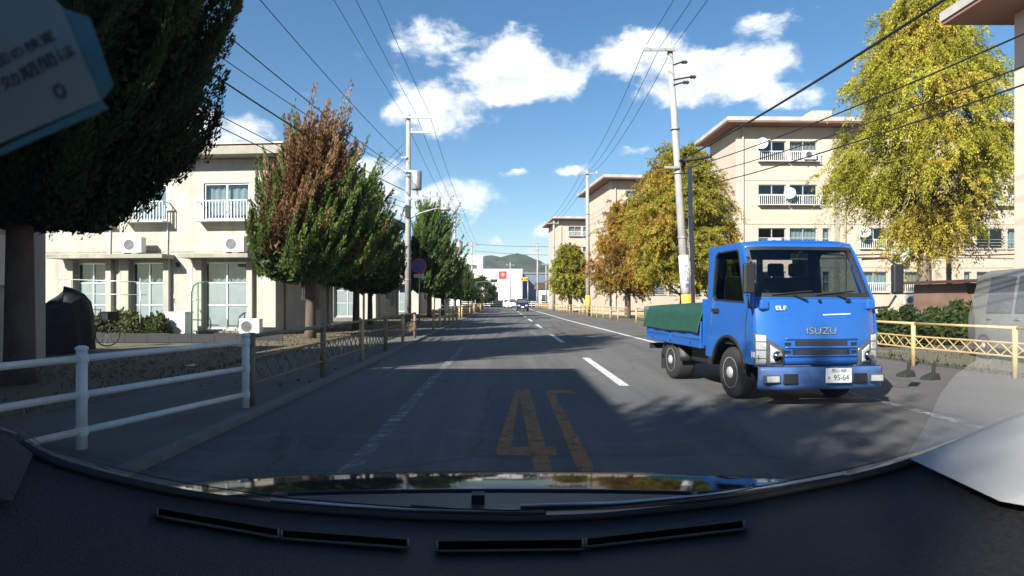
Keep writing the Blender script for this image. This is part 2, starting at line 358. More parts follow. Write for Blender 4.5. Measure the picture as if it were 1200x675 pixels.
def thing(name, label, cat, loc=(0, 0, 0), rz=0, group=None):
    o = link(name, None, None, loc); o.rotation_euler = (0, 0, rz); o.empty_display_size = .3
    return tag(o, label, cat, group)
def copy_tree(o, parent=None):
    c = o.copy(); C.objects.link(c)
    if parent: c.parent = parent
    for ch in list(o.children): copy_tree(ch, c)
    return c
def P(px, py, Y): return Vector(((px - CX) / F * Y, Y, H + (CY - py) / F * Y))
def XZ(px, Y): return (px - CX) / F * Y
def text_obj(body, size, mat, parent, loc, rot=(R(90), 0, 0), depth=.003, name='lettering', sx=1.0, align='CENTER'):
    cu = bpy.data.curves.new(name, 'FONT'); cu.body = body; cu.size = size; cu.extrude = depth; cu.align_x = align; cu.align_y = 'CENTER'
    cu.resolution_u = 3
    t = bpy.data.objects.new(name, cu); C.objects.link(t)
    bpy.context.view_layer.update()
    me = bpy.data.meshes.new_from_object(t.evaluated_get(bpy.context.evaluated_depsgraph_get()))
    bpy.data.objects.remove(t); me.materials.clear(); me.materials.append(M[mat])
    o = link(name, me, parent, loc); o.rotation_euler = rot; o.scale = (sx, 1, 1)
    return o

# ------------------------------------------------------------------ ground, road, pavements
def sheet(name, left, right, z, mat, ny=1):
    m = MB()
    n = len(left)
    m.v = [(x, y, z) for x, y in left] + [(x, y, z) for x, y in right]
    m.f = [(i, n + i, n + i + 1, i + 1) for i in range(n - 1)]
    return m.build(name, mat)
def terrain():
    m = MB(); m.v = [(-3000, -400, -.02), (3000, -400, -.02), (3000, 3500, -.02), (-3000, 3500, -.02)]; m.f = [(0, 1, 2, 3)]
    return tag(m.build('ground', 'earth'), kind='structure')
terrain()
YS = [-60, -20, 0, 9, 20, 40, 60, 80, 112]
def lerp_tab(tab, y):
    for (a, b), (c, d) in zip(tab, tab[1:]):
        if y <= c: return b + (d - b) * (y - a) / (c - a)
    return tab[-1][1]
RIGHT_LINE = [(-60, 4.75), (9, 4.75), (22, 4.45), (41, 4.0), (80, 3.6), (112, 3.4)]
RIGHT_FENCE = [(-60, 8.7), (8.2, 8.7), (12.3, 7.95), (22, 7.6), (33, 7.5), (47, 6.6), (80, 5.6), (112, 5.0)]
road = tag(sheet('road', [(-2.72, y) for y in YS], [(lerp_tab(RIGHT_LINE, y) + .25, y) for y in YS], .004, 'asphalt'), kind='structure')
cross = tag(sheet('crossing_road', [(-70, 112), (-70, 121)], [(70, 112), (70, 121)], .004, 'asphalt'), kind='structure')
tag(sheet('roadside_path', [(lerp_tab(RIGHT_LINE, y) + .25, y) for y in YS], [(lerp_tab(RIGHT_FENCE, y) + .35, y) for y in YS], .003, 'path'), kind='structure')
pav = MB()
pav.hexa([(-5.0, -60, -.02), (-2.86, -60, -.02), (-2.86, 108, -.02), (-5.0, 108, -.02), (-5.0, -60, .05), (-2.86, -60, .05), (-2.86, 108, .05), (-5.0, 108, .05)])
pavement = tag(pav.build('pavement', 'pavement'), kind='structure')
kerb_root = tag(link('kerb', None), kind='structure')
kb = MB().box(-.07, .07, 0, .99, -.02, .06).mesh('kerb_stone', 'kerb')
for i in range(70):
    o = link('kerb_stone', kb, kerb_root, (-2.79, 4 + i * 1.0, random.uniform(-.004, .004)))
MB().box(-2.86, -2.72, -60, 3.99, -.02, .058).build('kerb_run', 'kerb', kerb_root)
MB().box(-2.86, -2.72, 74, 108, -.02, .058).build('kerb_run', 'kerb', kerb_root)
so = MB(); so.box(-8.2, -5.0, -30, 108, -.02, .07)
tag(so.build('planting_strip', 'soil'), kind='structure')
yard = MB(); yard.box(8.45, 45, 16, 100, -.02, .015)
tag(yard.build('yard', 'pavement'), kind='structure')

def line_sheet(name, pts, w, mat, z=.009, parent=road):
    m = MB(); n = len(pts)
    for i, (x, y) in enumerate(pts):
        m.v += [(x - w / 2, y, z), (x + w / 2, y, z)]
    m.f = [(2 * i, 2 * i + 1, 2 * i + 3, 2 * i + 2) for i in range(n - 1)]
    return m.build(name, mat, parent)
line_sheet('edge_line', [(-1.17, y) for y in range(1, 100, 9)], .14, 'line_worn')
line_sheet('edge_line', [(lerp_tab(RIGHT_LINE, y), y) for y in (6.0, 9, 12, 15)], .13, 'line_worn')
line_sheet('edge_line', [(lerp_tab(RIGHT_LINE, y), y) for y in (15, 22, 30, 41, 60, 80, 105)], .15, 'line')
CEN = [(-60, 1.78), (14, 1.78), (40, 1.62), (80, 1.35), (112, 1.2)]
for y0 in [9.4 + 9.7 * i for i in range(10)] + [-.3]:
    line_sheet('centre_dash', [(lerp_tab(CEN, y0), y0), (lerp_tab(CEN, y0 + 4.6), y0 + 4.6)], .15, 'line')
# speed marking "40", its right half worn away
def quadstrip(name, p, mat='orange'):
    m = MB(); m.v = [(x, y, .0085) for x, y in p]; m.f = [tuple(range(len(p)))]; return m
mk = MB()
def q(*p):
    mk.add([(x, y, .0085) for x, y in p], [tuple(range(len(p)))])
q((.22, 4.15), (.355, 4.15), (.345, 8.95), (.19, 8.95))                      # stem of the 4
q((-.07, 5.18), (.218, 5.18), (.217, 5.48), (-.07, 5.48))                    # bar left of stem
q((.3525, 5.18), (.43, 5.18), (.43, 5.48), (.352, 5.48))
q((-.07, 5.484), (.05, 5.484), (.19, 8.5), (.19, 8.95), (.15, 8.95))         # slope
q((.54, 4.2), (.675, 4.2), (.675, 8.6), (.60, 8.95), (.56, 8.75))            # left side of the 0
q((.603, 8.95), (.68, 8.61), (.86, 8.66), (.93, 8.5), (.99, 8.6), (.86, 8.95))
mk.build('speed_marking', 'orange', road)
mk2 = MB()
for (x0, x1, y0, y1) in ((2.2, 2.35, 25, 29), (2.4, 2.7, 28.4, 29), (3.0, 3.15, 25, 29), (3.35, 3.5, 25, 29), (3.152, 3.348, 28.4, 29)):
    mk2.add([(x0, y0, .0085), (x1, y0, .0085), (x1, y1, .0085), (x0, y1, .0085)], [(0, 1, 2, 3)])
mk2.build('speed_marking', 'orange_worn', road)

# ------------------------------------------------------------------ windows and building kit
WC = {}
def window(parent, x0, z0, w, h, y=0.0, nx=2, rows=(1.0,), fmat='alu', pmats=('glass',), curtain=None, fw=.05, name='window'):
    """sash window: frame object > pane objects, curtain; shares mesh data between alike windows"""
    key = (round(w, 2), round(h, 2), nx, tuple(rows), fmat, tuple(pmats), curtain)
    if key not in WC:
        f = MB(); d = .07
        f.box(0, w, 0, d, 0, fw); f.box(0, w, 0, d, h - fw, h); f.box(0, fw, 0.001, d - .001, fw, h - fw); f.box(w - fw, w, 0.001, d - .001, fw, h - fw)
        pw = (w - 2 * fw) / nx
        for i in range(1, nx): f.box(fw + pw * i - fw * .55, fw + pw * i + fw * .55, .006, d - .006, fw, h - fw)
        zs = [fw]; acc = 0
        for k, rr in enumerate(rows):
            acc += rr; z1 = fw + (h - 2 * fw) * acc / sum(rows)
            if k < len(rows) - 1: f.box(fw, w - fw, .010, d - .012, z1 - fw * .45, z1 + fw * .45)
            zs.append(z1)
        panes = []
        for i in range(nx):
            for k in range(len(rows)):
                yy = .022 + .016 * (i % 2)
                p = MB().box(fw + pw * i + .004, fw + pw * (i + 1) - .004, yy, yy + .004, zs[k] + .004, zs[k + 1] - .004)
                panes.append(p.mesh('pane', pmats[(k if len(pmats) > 1 else 0) % len(pmats)]))
        cu = None
        if curtain:
            cw = w - .02
            c = MB().grid(28, 1, lambda a, b: (.01 + cw * a, .17 + .03 * math.sin(a * w * 26), .02 + (h - .04) * b)); cu = c.mesh('curtain', curtain, True)
        WC[key] = (f.mesh('window', fmat), panes, cu)
    f, panes, cu = WC[key]
    o = link(name, f, parent, (x0, y, z0))
    for p in panes: link('pane', p, o)
    if cu: link('curtain', cu, o)
    return o
def rect(x0, x1, z0, z1): return [(x0, z0), (x1, z0), (x1, z1), (x0, z1)]
FR = lambda u, v, w: (u, w, v)                 # facade plane: u along x, v up, w depth
def railing(parent, x0, x1, z0, z1, dep, mat='white', step=.11):
    m = MB()
    m.box(x0, x1, -dep, -dep + .04, z1 - .04, z1); m.box(x0, x1, -dep, -dep + .04, z0, z0 + .04)
    for xx in (x0, x1 - .035):
        m.box(xx, xx + .035, -dep + .041, 0, z1 - .038, z1 - .002); m.box(xx, xx + .035, -dep + .041, 0, z0 + .002, z0 + .038)
        for k in range(1, max(2, int(dep / .12))): m.box(xx + .006, xx + .024, -dep + k * .12, -dep + k * .12 + .018, z0 + .039, z1 - .039)
    n = int((x1 - x0) / step)
    for i in range(n + 1):
        x = x0 + .002 + (x1 - x0 - .030) * i / n; m.box(x, x + .026, -dep + .006, -dep + .030, z0 + .041, z1 - .041)
    m.box(x0 + .04, x1 - .04, -dep + .045, -.01, z0 + .004, z0 + .022)
    return m.build('balcony_rail', mat, parent)
def aircon(label, loc, rz=0, group='air conditioner outdoor units', w=.72, h=.54):
    t = thing('air_conditioner_unit', label, 'air conditioner', loc, rz, group)
    MB().box(-w / 2, w / 2, -.13, .13, .05, h + .05).build('casing', 'white', t, bevel=.012)
    g = MB(); cx = -w * .12
    g.lathe([(.21, -.133), (.215, -.145), (.19, -.145), (.19, -.134)], 'y', 24, (cx, 0, h / 2 + .05), False)
    for k in range(5): g.lathe([(.03 + .035 * k, -.136), (.03 + .035 * k, -.143), (.036 + .035 * k, -.143), (.036 + .035 * k, -.136)], 'y', 18, (cx, 0, h / 2 + .05), False)
    g.build('fan_grille', 'alu', t)
    MB().lathe([(.185, -.1305), (.185, -.1335)], 'y', 24, (cx, 0, h / 2 + .05)).build('fan_opening', 'dark', t)
    for s in (-1, 1): MB().box(s * w * .33 - .03, s * w * .33 + .03, -.15, .15, 0, .049).build('foot', 'dark', t)
    return t

def left_block(label, loc, rz, first=False, simple=False):
    t = thing('apartment_block', label, 'apartment block', loc, rz, 'two storey apartment blocks on the left')
    Wd, D, Hh = 23.0, 5.6, 6.25
    bays = [(-2.6, 1.6), (-5.3, 1.25), (-7.4, 1.2), (-11.2, 1.6), (-13.9, 1.25), (-16.0, 1.2), (-19.8, 1.6)]
    holes = []
    for (x, w) in bays:
        holes.append(rect(x, x + w, .28, 2.62)); holes.append(rect(x - .02, x + w + .05, 4.12, 5.40))
    MB().plate(rect(-Wd, 0, 0, Hh), holes, FR, 0, .16).build('front_wall', 'wallL', t)
    g = MB().plate(rect(.162, D, 0, Hh), [rect(2.2, 3.3, 1.3, 2.4)], lambda u, v, w: (w, u, v), -.16, -.001)
    g.build('gable_wall', 'wallL', t)
    MB().box(-Wd, -Wd + .16, .162, D, 0, Hh).build('gable_wall', 'wallL', t)
    MB().box(-Wd + .162, -.162, D - .16, D - .001, 0, Hh).build('rear_wall', 'wallL', t)
    MB().box(-Wd + .17, -.17, 1.6, 1.66, .1, Hh - .1).build('inner_wall', 'inner', t)
    rf = MB()
    rf.hexa([(-Wd - .4, -.62, Hh + .02), (.55, -.62, Hh + .02), (.55, D + .5, Hh + .02), (-Wd - .4, D + .5, Hh + .02),
             (-Wd - .4, -.62, Hh + .30), (.55, -.62, Hh + .30), (.55, D + .5, Hh + .34), (-Wd - .4, D + .5, Hh + .34)])
    roof = rf.build('roof', 'wallLs', t)
    MB().box(-Wd - .43, .58, -.67, D + .53, Hh + .342, Hh + .40).build('roof_edging', 'roof', roof)
    MB().box(-Wd, -.01, -.012, -.001, 2.98, 3.03).build('string_line', 'wallLs', t)
    for i, (x, w) in enumerate(bays):
        cur = ['curtain', 'curtain_t', 'curtain'][i % 3]
        MB().box(x - .55, x + w + .35, -.72, -.001, 2.74, 2.88).build('door_canopy', 'wallLs', t)
        MB().box(x - .32, x - .02, -.16, -.001, .02, 2.73).build('door_jamb', 'wallL', t); MB().box(x + w + .02, x + w + .22, -.16, -.001, .02, 2.73).build('door_jamb', 'wallL', t)
        d = window(t, x, .28, w, 2.34, .06, 2, (1.0, 1.0, .85), 'alu', ('frosted', 'frosted', 'glass'), cur, name='glazed_door')
        MB().box(x - .1, x + w + .1, -.35, -.001, .0, .22).build('door_step', 'kerb', t)
        window(t, x - .02, 4.12, w + .07, 1.28, .05, 2, (1.0,), 'alu', ('glass',), cur)
        railing(t, x - .15, x + w + .18, 4.02, 4.74, .42)
        MB().tube([(x - .42, -.05, .1), (x - .42, -.05, 2.7)], .03, 6).build('pipe', 'white', t); MB().tube([(x + w + .1, -.04, 2.9), (x + w + .12, -.04, 4.0)], .022, 6).build('pipe', 'white', t)
        if not simple:
            MB().box(x + w + .42, x + w + .56, -.05, -.001, 2.45, 2.62).build('vent_hood', 'dark', t)
    for yy in (.7, 4.9): MB().tube([(.05, yy, .1), (.05, yy, Hh)], .04, 6).build('downpipe', 'wallLs', t)
    MB().box(-.002 + .003, .16, 2.9 + .7, 4.0, .9, 1.9).build('meter_box', 'wallLs', t)
    window(t, -.10, 1.3, 1.1, 1.1, 2.2, 2, (1.0,), 'alu', ('glass',), None).rotation_euler = (0, 0, R(90))
    return t

LB_ROT = R(-5)
left_block('cream two-storey apartment block with green pipe frame by its door, behind the browning conifer', (-8.0, 22.0, 0), LB_ROT, True)
left_block('cream apartment block end in tree shade, second block beyond the browning conifer', (-8.0, 39.0, 0), LB_ROT)
left_block('pale apartment block behind the no-parking sign pole, third along the left', (-7.8, 57.0, 0), LB_ROT, simple=True)
left_block('farthest pale apartment block on the left, past the second power pole', (-7.6, 74.5, 0), LB_ROT, simple=True)
b0 = thing('outbuilding', 'shaded low tan outbuilding at the left edge behind the near tree trunk', 'outbuilding', (-9.3, 6.6, 0), R(-2))
def outbuilding(t):
    MB().plate(rect(.2, 5.9, 0, 3.0), [rect(3.55, 4.45, 1.05, 1.95)], lambda u, v, w: (w, u, v), -.18, 0).build('side_wall', 'wallL', t)
    window(t, -.1, 1.05, .9, .9, 3.55, 2, (1.0,), 'alu', ('glass',), 'curtain').rotation_euler = (0, 0, R(90))
    MB().box(-6, -.181, 5.7, 5.899, 0, 3.0).build('rear_wall', 'wallL', t); MB().box(-6, -.0, 0, .199, 0, 3.0).build('front_wall', 'wallL', t); MB().box(-6, -5.8, .2, 5.69, 0, 3.0).build('far_wall', 'wallL', t)
    MB().box(-6.3, .35, -.3, 6.2, 3.002, 3.18).build('roof', 'wallLs', t)
outbuilding(b0)

def right_block(label, loc, rz, units, floors, wall='wallR', rails=True, depth=9.0, hero=False, over=.85):
    t = thing('apartment_block', label, 'apartment block', loc, rz, 'four storey peach apartment blocks on the right')
    U = 6.2; Wd = U * units + 1.2; fh = 2.62; Hh = fh * floors + 1.25
    holes = []; wins = []
    for u in range(units):
        ox = .5 + u * U; mir = (u % 2 == 1 and not hero) or (hero and u == 2)
        for k in range(floors):
            zt = 3.02 + fh * k
            for (a, w, small) in ((.85, 1.68, 0), (2.75, 1.68, 0), (4.75, .46, 1)):
                x = ox + (U - a - w if mir else a)
                z0 = zt - (1.22 if not small else 1.25)
                if not (small and k == floors - 1): holes.append(rect(x, x + w, z0, zt)); wins.append((x, z0, w, zt - z0, small, k, u))
    MB().plate(rect(0, Wd, 0, Hh), holes, FR, 0, .18).build('front_wall', wall, t)
    MB().box(0, .18, .182, depth, 0, Hh).build('gable_wall', wall, t)
    MB().box(Wd - .18, Wd, .182, depth, 0, Hh).build('gable_wall', wall, t)
    MB().box(.182, Wd - .182, depth - .18, depth - .001, 0, Hh).build('rear_wall', wall, t)
    MB().box(.2, Wd - .2, 1.6, 1.66, .1, Hh - .1).build('inner_wall', 'inner', t)
    for k in range(1, floors): MB().box(.19, Wd - .19, .19, 1.59, .35 + fh * k, .45 + fh * k).build('floor_slab', 'inner', t)
    rf = MB().box(-over, Wd + .5, -.95, depth + .5, Hh + .02, Hh + .10).build('roof', 'soffit', t)
    MB().box(-over - .04, Wd + .54, -.99, depth + .54, Hh + .102, Hh + .34).build('roof_edging', 'roof', rf)
    if hero: MB().box(5.6, 6.9, 2.0, 3.6, Hh + .36, Hh + 1.6).build('roof_tank', 'wallR', rf)
    MB().box(0, Wd, -.10, -.001, .35, .50).build('plinth_band', 'wallLs', t)
    for k in range(1, floors): MB().box(.0, Wd, -.018, -.001, .62 + fh * k, .66 + fh * k).build('floor_line', 'wallLs', t)
    for i, (x, z0, w, h, small, k, u) in enumerate(wins):
        r = random.random()
        cur = None if r < .30 else ('curtain' if r < .75 else ('curtain_w' if r < .9 else 'curtain_t'))
        window(t, x, z0, w, h, .09, 1 if small else 2, (1.0, 1.0) if small else ((1.0, .9) if random.random() < .4 else (1.0,)), 'alu', ('glass',), cur)
        MB().box(x - .06, x + w + .06, -.07, -.001, z0 - .07, z0 - .001).build('window_sill', 'wallLs', t)
        if not small and rails:
            if k >= floors - 2 or (u % 2): railing(t, x - .06, x + w + .06, z0 - .05, z0 + .55, .30 if k >= floors - 2 else .14, 'white', .12)
            else:
                rb = MB(); 
                for zz in (.18, .36, .54): rb.tube([(x - .02, -.06, z0 + zz), (x + w + .02, -.06, z0 + zz)], .014, 5)
                rb.build('window_bars', 'alu', t)
    for u in range(units + 1):
        x = .5 + u * U - .12
        MB().tube([(x, -.09, .4), (x, -.09, Hh)], .05, 8).build('downpipe', 'wallLs' if u % 2 else wall, t)
        if u: MB().box(x - .62, x - .30, -.03, -.001, .5, Hh - .01).build('stair_strip', 'wallLs' if hero and u == 1 else wall, t)
    cb = MB()
    n = 20
    cb.tube([(Wd * i / n, -.05, 4.05 + .05 * math.sin(i * 2.1)) for i in range(n + 1)], .018, 5)
    cb.tube([(Wd * i / n, -.05, 3.85 + .03 * math.sin(i * 1.3)) for i in range(n + 1)], .014, 5)
    cb.build('wall_cable', 'cable', t)
    return t, Wd, Hh
rbA, _, _ = right_block('peach four-storey apartment block with laundry hanging out, behind the blue truck', (13.9, 38.0, 0), R(1), 4, 4, hero=True, depth=4.6)
right_block('peach four-storey apartment block behind the yellow and orange trees', (9.2, 55.0, 0), R(6), 2, 4)
right_block('farthest four-storey apartment block, behind the small round tree', (6.9, 82.0, 0), R(4), 2, 4, wall='wallR')
# near block whose roof corner cuts into the upper right of the view
nb = thing('apartment_block', 'near apartment block at the upper right corner with red-brown soffit', 'apartment block', (12.42, 7.4, 0), R(0), 'four storey peach apartment blocks on the right')
def near_block(t):
    Hh = 8.25
    MB().plate(rect(0, 16, 0, Hh), [rect(2, 3.8, 1.6, 2.8), rect(2, 3.8, 4.3, 5.5), rect(2, 3.8, 6.8, 8.0)], FR, 0, .2).build('front_wall', 'wallR2', t)
    for z in (1.6, 4.3, 6.8): window(t, 2, z, 1.8, 1.2, .1, 2, (1.0,), 'alu', ('glass',), 'curtain')
    MB().box(0, .2, .202, 8, 0, Hh).build('gable_wall', 'wallR2', t); MB().box(15.8, 16, .202, 8, 0, Hh).build('gable_wall', 'wallR2', t)
    MB().box(.202, 15.798, 7.8, 7.999, 0, Hh).build('rear_wall', 'wallR2', t)
    rf = MB().box(-1.35, 16.4, -1.0, 8.6, Hh + .002, Hh + .09).build('roof', 'soffit', t)
    MB().box(-1.39, 16.44, -1.04, 8.64, Hh + .092, Hh + .32).build('roof_edging', 'roof', rf)
near_block(nb)
def rear_block():
    t = thing('apartment_block', 'tall block beside the car whose straight shadow crosses the near road', 'apartment block', (-7.1, 1.0, 0), 0)
    MB().plate(rect(-15, -.2, 0, 7.9), [rect(-13.2 + 2.6 * k, -11.8 + 2.6 * k, z, z + 1.2) for z in (1.3, 3.9, 6.4) for k in range(4)], lambda u, v, w: (w, u, v), -.2, 0).build('side_wall', 'wallL', t)
    for z in (1.3, 3.9, 6.4):
        for k in range(4): window(t, -.11, z, 1.4, 1.2, -13.2 + 2.6 * k, 2, (1.0,), 'alu', ('glass',), 'curtain').rotation_euler = (0, 0, R(90))
    MB().box(-14, -.201, -.4, -.2, 0, 7.9).build('rear_wall', 'wallL', t); MB().box(-14, -.201, -15, -14.8, 0, 7.9).build('front_wall', 'wallL', t)
    MB().box(-14.4, .5, -15.6, .25, 7.902, 8.25).build('roof', 'wallLs', t)
rear_block()

# ------------------------------------------------------------------ small things at the left block
def at_left(px, dy=-.6, base=(-8.0, 22.0), rot=LB_ROT):
    u = (px - CX) / F; c, s = math.cos(rot), math.sin(rot)
    # facade offset plane: base + x*(c,s) + dy*(-s,c);  need X = u*Y
    bx, by = base[0] - dy * s, base[1] + dy * c
    x = (u * by - bx) / (c - u * s)
    return Vector((bx + x * c, by + x * s, 0))
p = at_left(294, -.55); aircon('air conditioner unit on the ground right of the glazed door', (p.x, p.y, .07), LB_ROT)
p = at_left(157, -.45); aircon('air conditioner unit on the left door canopy', (p.x, p.y, 2.882), LB_ROT)
p = at_left(276, -.45); aircon('air conditioner unit on the canopy beside the browning conifer', (p.x, p.y, 2.882), LB_ROT)
p = at_left(210, -1.1)
t = thing('water_heater', 'white upright outdoor cabinet between the two glazed doors', 'cabinet', (p.x, p.y, .0), LB_ROT)
MB().box(-.34, .34, -.22, .22, .06, .86).build('casing', 'white', t, bevel=.015)
MB().box(-.36, .36, -.24, .24, .862, .90).build('lid', 'white', t); MB().box(-.3, .3, -.2, .2, 0, .058).build('foot', 'kerb', t)
MB().tube([(-.2, .1, .9), (-.25, .12, 1.35), (-.3, .2, 1.5)], .018, 6).build('pipe', 'white', t)
p = at_left(232, -1.3)
t = thing('pipe_frame', 'green bent pipe frame beside the white cabinet', 'pipe frame', (p.x, p.y, 0), LB_ROT)
MB().tube([(-.22, 0, 0), (-.22, 0, 1.55), (-.16, 0, 1.75), (-.02, 0, 1.86), (.38, 0, 1.90)], .022, 8).build('arch', 'green_pipe', t, True)
MB().tube([(0, 0, 0), (0, 0, 1.85)], .02, 8).build('upright', 'green_pipe', t, True)
MB().tube([(-.5, .15, 0), (-.5, .15, 1.5)], .018, 8).build('upright', 'white', t, True); MB().tube([(-.52, .15, 1.3), (.0, .15, 1.3)], .015, 8).build('crossbar', 'white', t, True)
p = at_left(120, -1.9); 
t = thing('laundry_rack', 'steel laundry pole rack in front of the left doors', 'laundry rack', (p.x, p.y, 0), LB_ROT)
for sx in (-1.1, 1.3): MB().tube([(sx, 0, 0), (sx, 0, 2.0)], .02, 8).build('upright', 'alu', t, True)
MB().tube([(-1.5, 0, 1.98), (1.6, 0, 1.86)], .016, 8).build('bar', 'alu', t, True); MB().tube([(-1.4, .03, 1.5), (1.5, .03, 1.46)], .014, 8).build('bar', 'alu', t, True)
# garden edging
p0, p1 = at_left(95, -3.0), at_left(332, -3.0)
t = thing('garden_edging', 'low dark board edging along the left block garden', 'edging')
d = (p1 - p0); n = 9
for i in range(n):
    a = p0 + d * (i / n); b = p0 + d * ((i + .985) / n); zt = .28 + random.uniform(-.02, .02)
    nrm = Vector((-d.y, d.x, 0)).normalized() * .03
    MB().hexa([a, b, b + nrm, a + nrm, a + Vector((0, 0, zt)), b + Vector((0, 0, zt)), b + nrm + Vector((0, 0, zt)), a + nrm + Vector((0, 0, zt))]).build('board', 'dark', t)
# box, window and pipes on the near-left gable
gx = -9.3
def gable_extra():
    MB().box(.002, .22, 4.55, 4.98, 1.55, 2.45).build('gas_meter_box', 'white', b0, bevel=.01)
    MB().tube([(.06, 5.25, .1), (.06, 5.25, 2.95)], .035, 6).build('downpipe', 'wallLs', b0)
gable_extra()

def bicycle(label, loc, rz):
    t = thing('bicycle', label, 'bicycle', loc, rz)
    for x in (-.52, .52):
        w = MB(); ring = [(x + .33 * math.cos(a), 0, .33 + .33 * math.sin(a)) for a in [2 * math.pi * i / 28 for i in range(29)]]
        w.tube(ring, .018, 6, False); wo = w.build('wheel', 'rubber', t)
        sp = MB()
        for i in range(10):
            a = math.pi * 2 * i / 10; sp.tube([(x, 0, .33), (x + .32 * math.cos(a), 0, .33 + .32 * math.sin(a))], .003, 4)
        sp.build('spokes', 'alu', wo)
    f = MB()
    for a, b in (((-.52, 0, .33), (-.12, 0, .28)), ((-.12, 0, .28), (-.22, 0, .78)), ((-.22, 0, .72), (-.52, 0, .33)), ((-.12, 0, .28), (.36, 0, .66)), ((-.2, 0, .6), (.34, 0, .74)), ((.33, 0, .86), (.52, 0, .33))):
        f.tube([a, b], .016, 6)
    f.build('frame', 'dark', t); MB().tube([(.33, 0, .86), (.32, 0, 1.0), (.2, -.26, 1.02)], .013, 6).tube([(.32, 0, 1.0), (.2, .26, 1.02)], .013, 6).build('handlebar', 'dark', t)
    MB().box(-.36, -.1, -.07, .07, .79, .85).build('saddle', 'dark', t, bevel=.02)
    MB().box(.42, .72, -.17, .17, .72, .95).build('basket', 'dark', t)
    return t
bicycle('dark bicycle parked beside the black-covered motorcycle', (XZ(103, 17), 17, .02), R(62))
def covered_bike(label, loc, rz):
    t = thing('covered_motorcycle', label, 'motorcycle', loc, rz)
    rs = np.random.default_rng(3)
    prof = [(0, 1.0), (.12, 1.0), (.35, 1.0), (.6, .97), (.8, .86), (.92, .66), (1.0, .28), (1.02, 0.02)]
    def fn(a, b):
        k = b * (len(prof) - 1); i = min(int(k), len(prof) - 2); fz = k - i
        z = prof[i][0] * (1 - fz) + prof[i + 1][0] * fz; r = prof[i][1] * (1 - fz) + prof[i + 1][1] * fz
        th = a * 2 * math.pi
        wob = 1 + .06 * math.sin(th * 7 + z * 3) * (1 - z * .6) + .04 * math.sin(th * 11)
        hx = .85 * r * wob; hy = .36 * r * wob
        zz = z * (1.35 + .22 * math.cos(th - .3))
        return (hx * math.cos(th), hy * math.sin(th), zz + .01)
    MB().grid(48, 21, fn).build('cover', 'cover', t, True)
    for x in (-.6, .6): MB().lathe([(.16, -.06), (.29, -.06), (.3, 0), (.29, .06), (.16, .06)], 'y', 20, (x, 0, .30)).build('tyre', 'rubber', t)
    return t
covered_bike('black-covered motorcycle standing left of the bicycle', (XZ(74, 15.5), 15.5, .02), R(78))

# ------------------------------------------------------------------ vegetation
def arr_mesh(name, V, T, tint, mat):
    me = bpy.data.meshes.new(name); nv, nt = len(V), len(T)
    me.vertices.add(nv); me.vertices.foreach_set('co', np.asarray(V, np.float32).ravel())
    me.loops.add(nt * 3); me.loops.foreach_set('vertex_index', np.asarray(T, np.int32).ravel())
    me.polygons.add(nt); me.polygons.foreach_set('loop_start', np.arange(0, nt * 3, 3, dtype=np.int32))
    me.update(calc_edges=True)
    ca = me.color_attributes.new('tint', 'FLOAT_COLOR', 'POINT')
    col = np.ones((nv, 4), np.float32); col[:, :3] = tint; ca.data.foreach_set('color', col.ravel())
    me.materials.append(M[mat]); me.validate(); return me
def unit(a): return a / np.maximum(np.linalg.norm(a, axis=-1, keepdims=True), 1e-9)
def leaf_tris(P0, D, L, Wd, g):
    """slim two-triangle leaves: start P0, direction D, length L, width Wd"""
    side = unit(np.cross(D, g.normal(size=D.shape))) * Wd[:, None]
    a = P0; b = P0 + D * (L * .45)[:, None] + side; c = P0 + D * L[:, None]; d = P0 + D * (L * .5)[:, None] - side
    V = np.stack([a, b, c, d], 1).reshape(-1, 3); k = np.arange(len(P0))[:, None] * 4
    T = np.concatenate([k + [[0, 1, 2]], k + [[0, 2, 3]]], 0)
    return V, T
def limbs(mb, base, top, r0, r1, g, n=6, wob=.12):
    pts = []; rs = []
    for i in range(n + 1):
        f = i / n; p = Vector(base).lerp(Vector(top), f)
        if 0 < i < n: p += Vector(g.normal(size=3)) * wob
        pts.append(p); rs.append(r0 + (r1 - r0) * f)
    mb.tube(pts, rs, 8)
    return pts

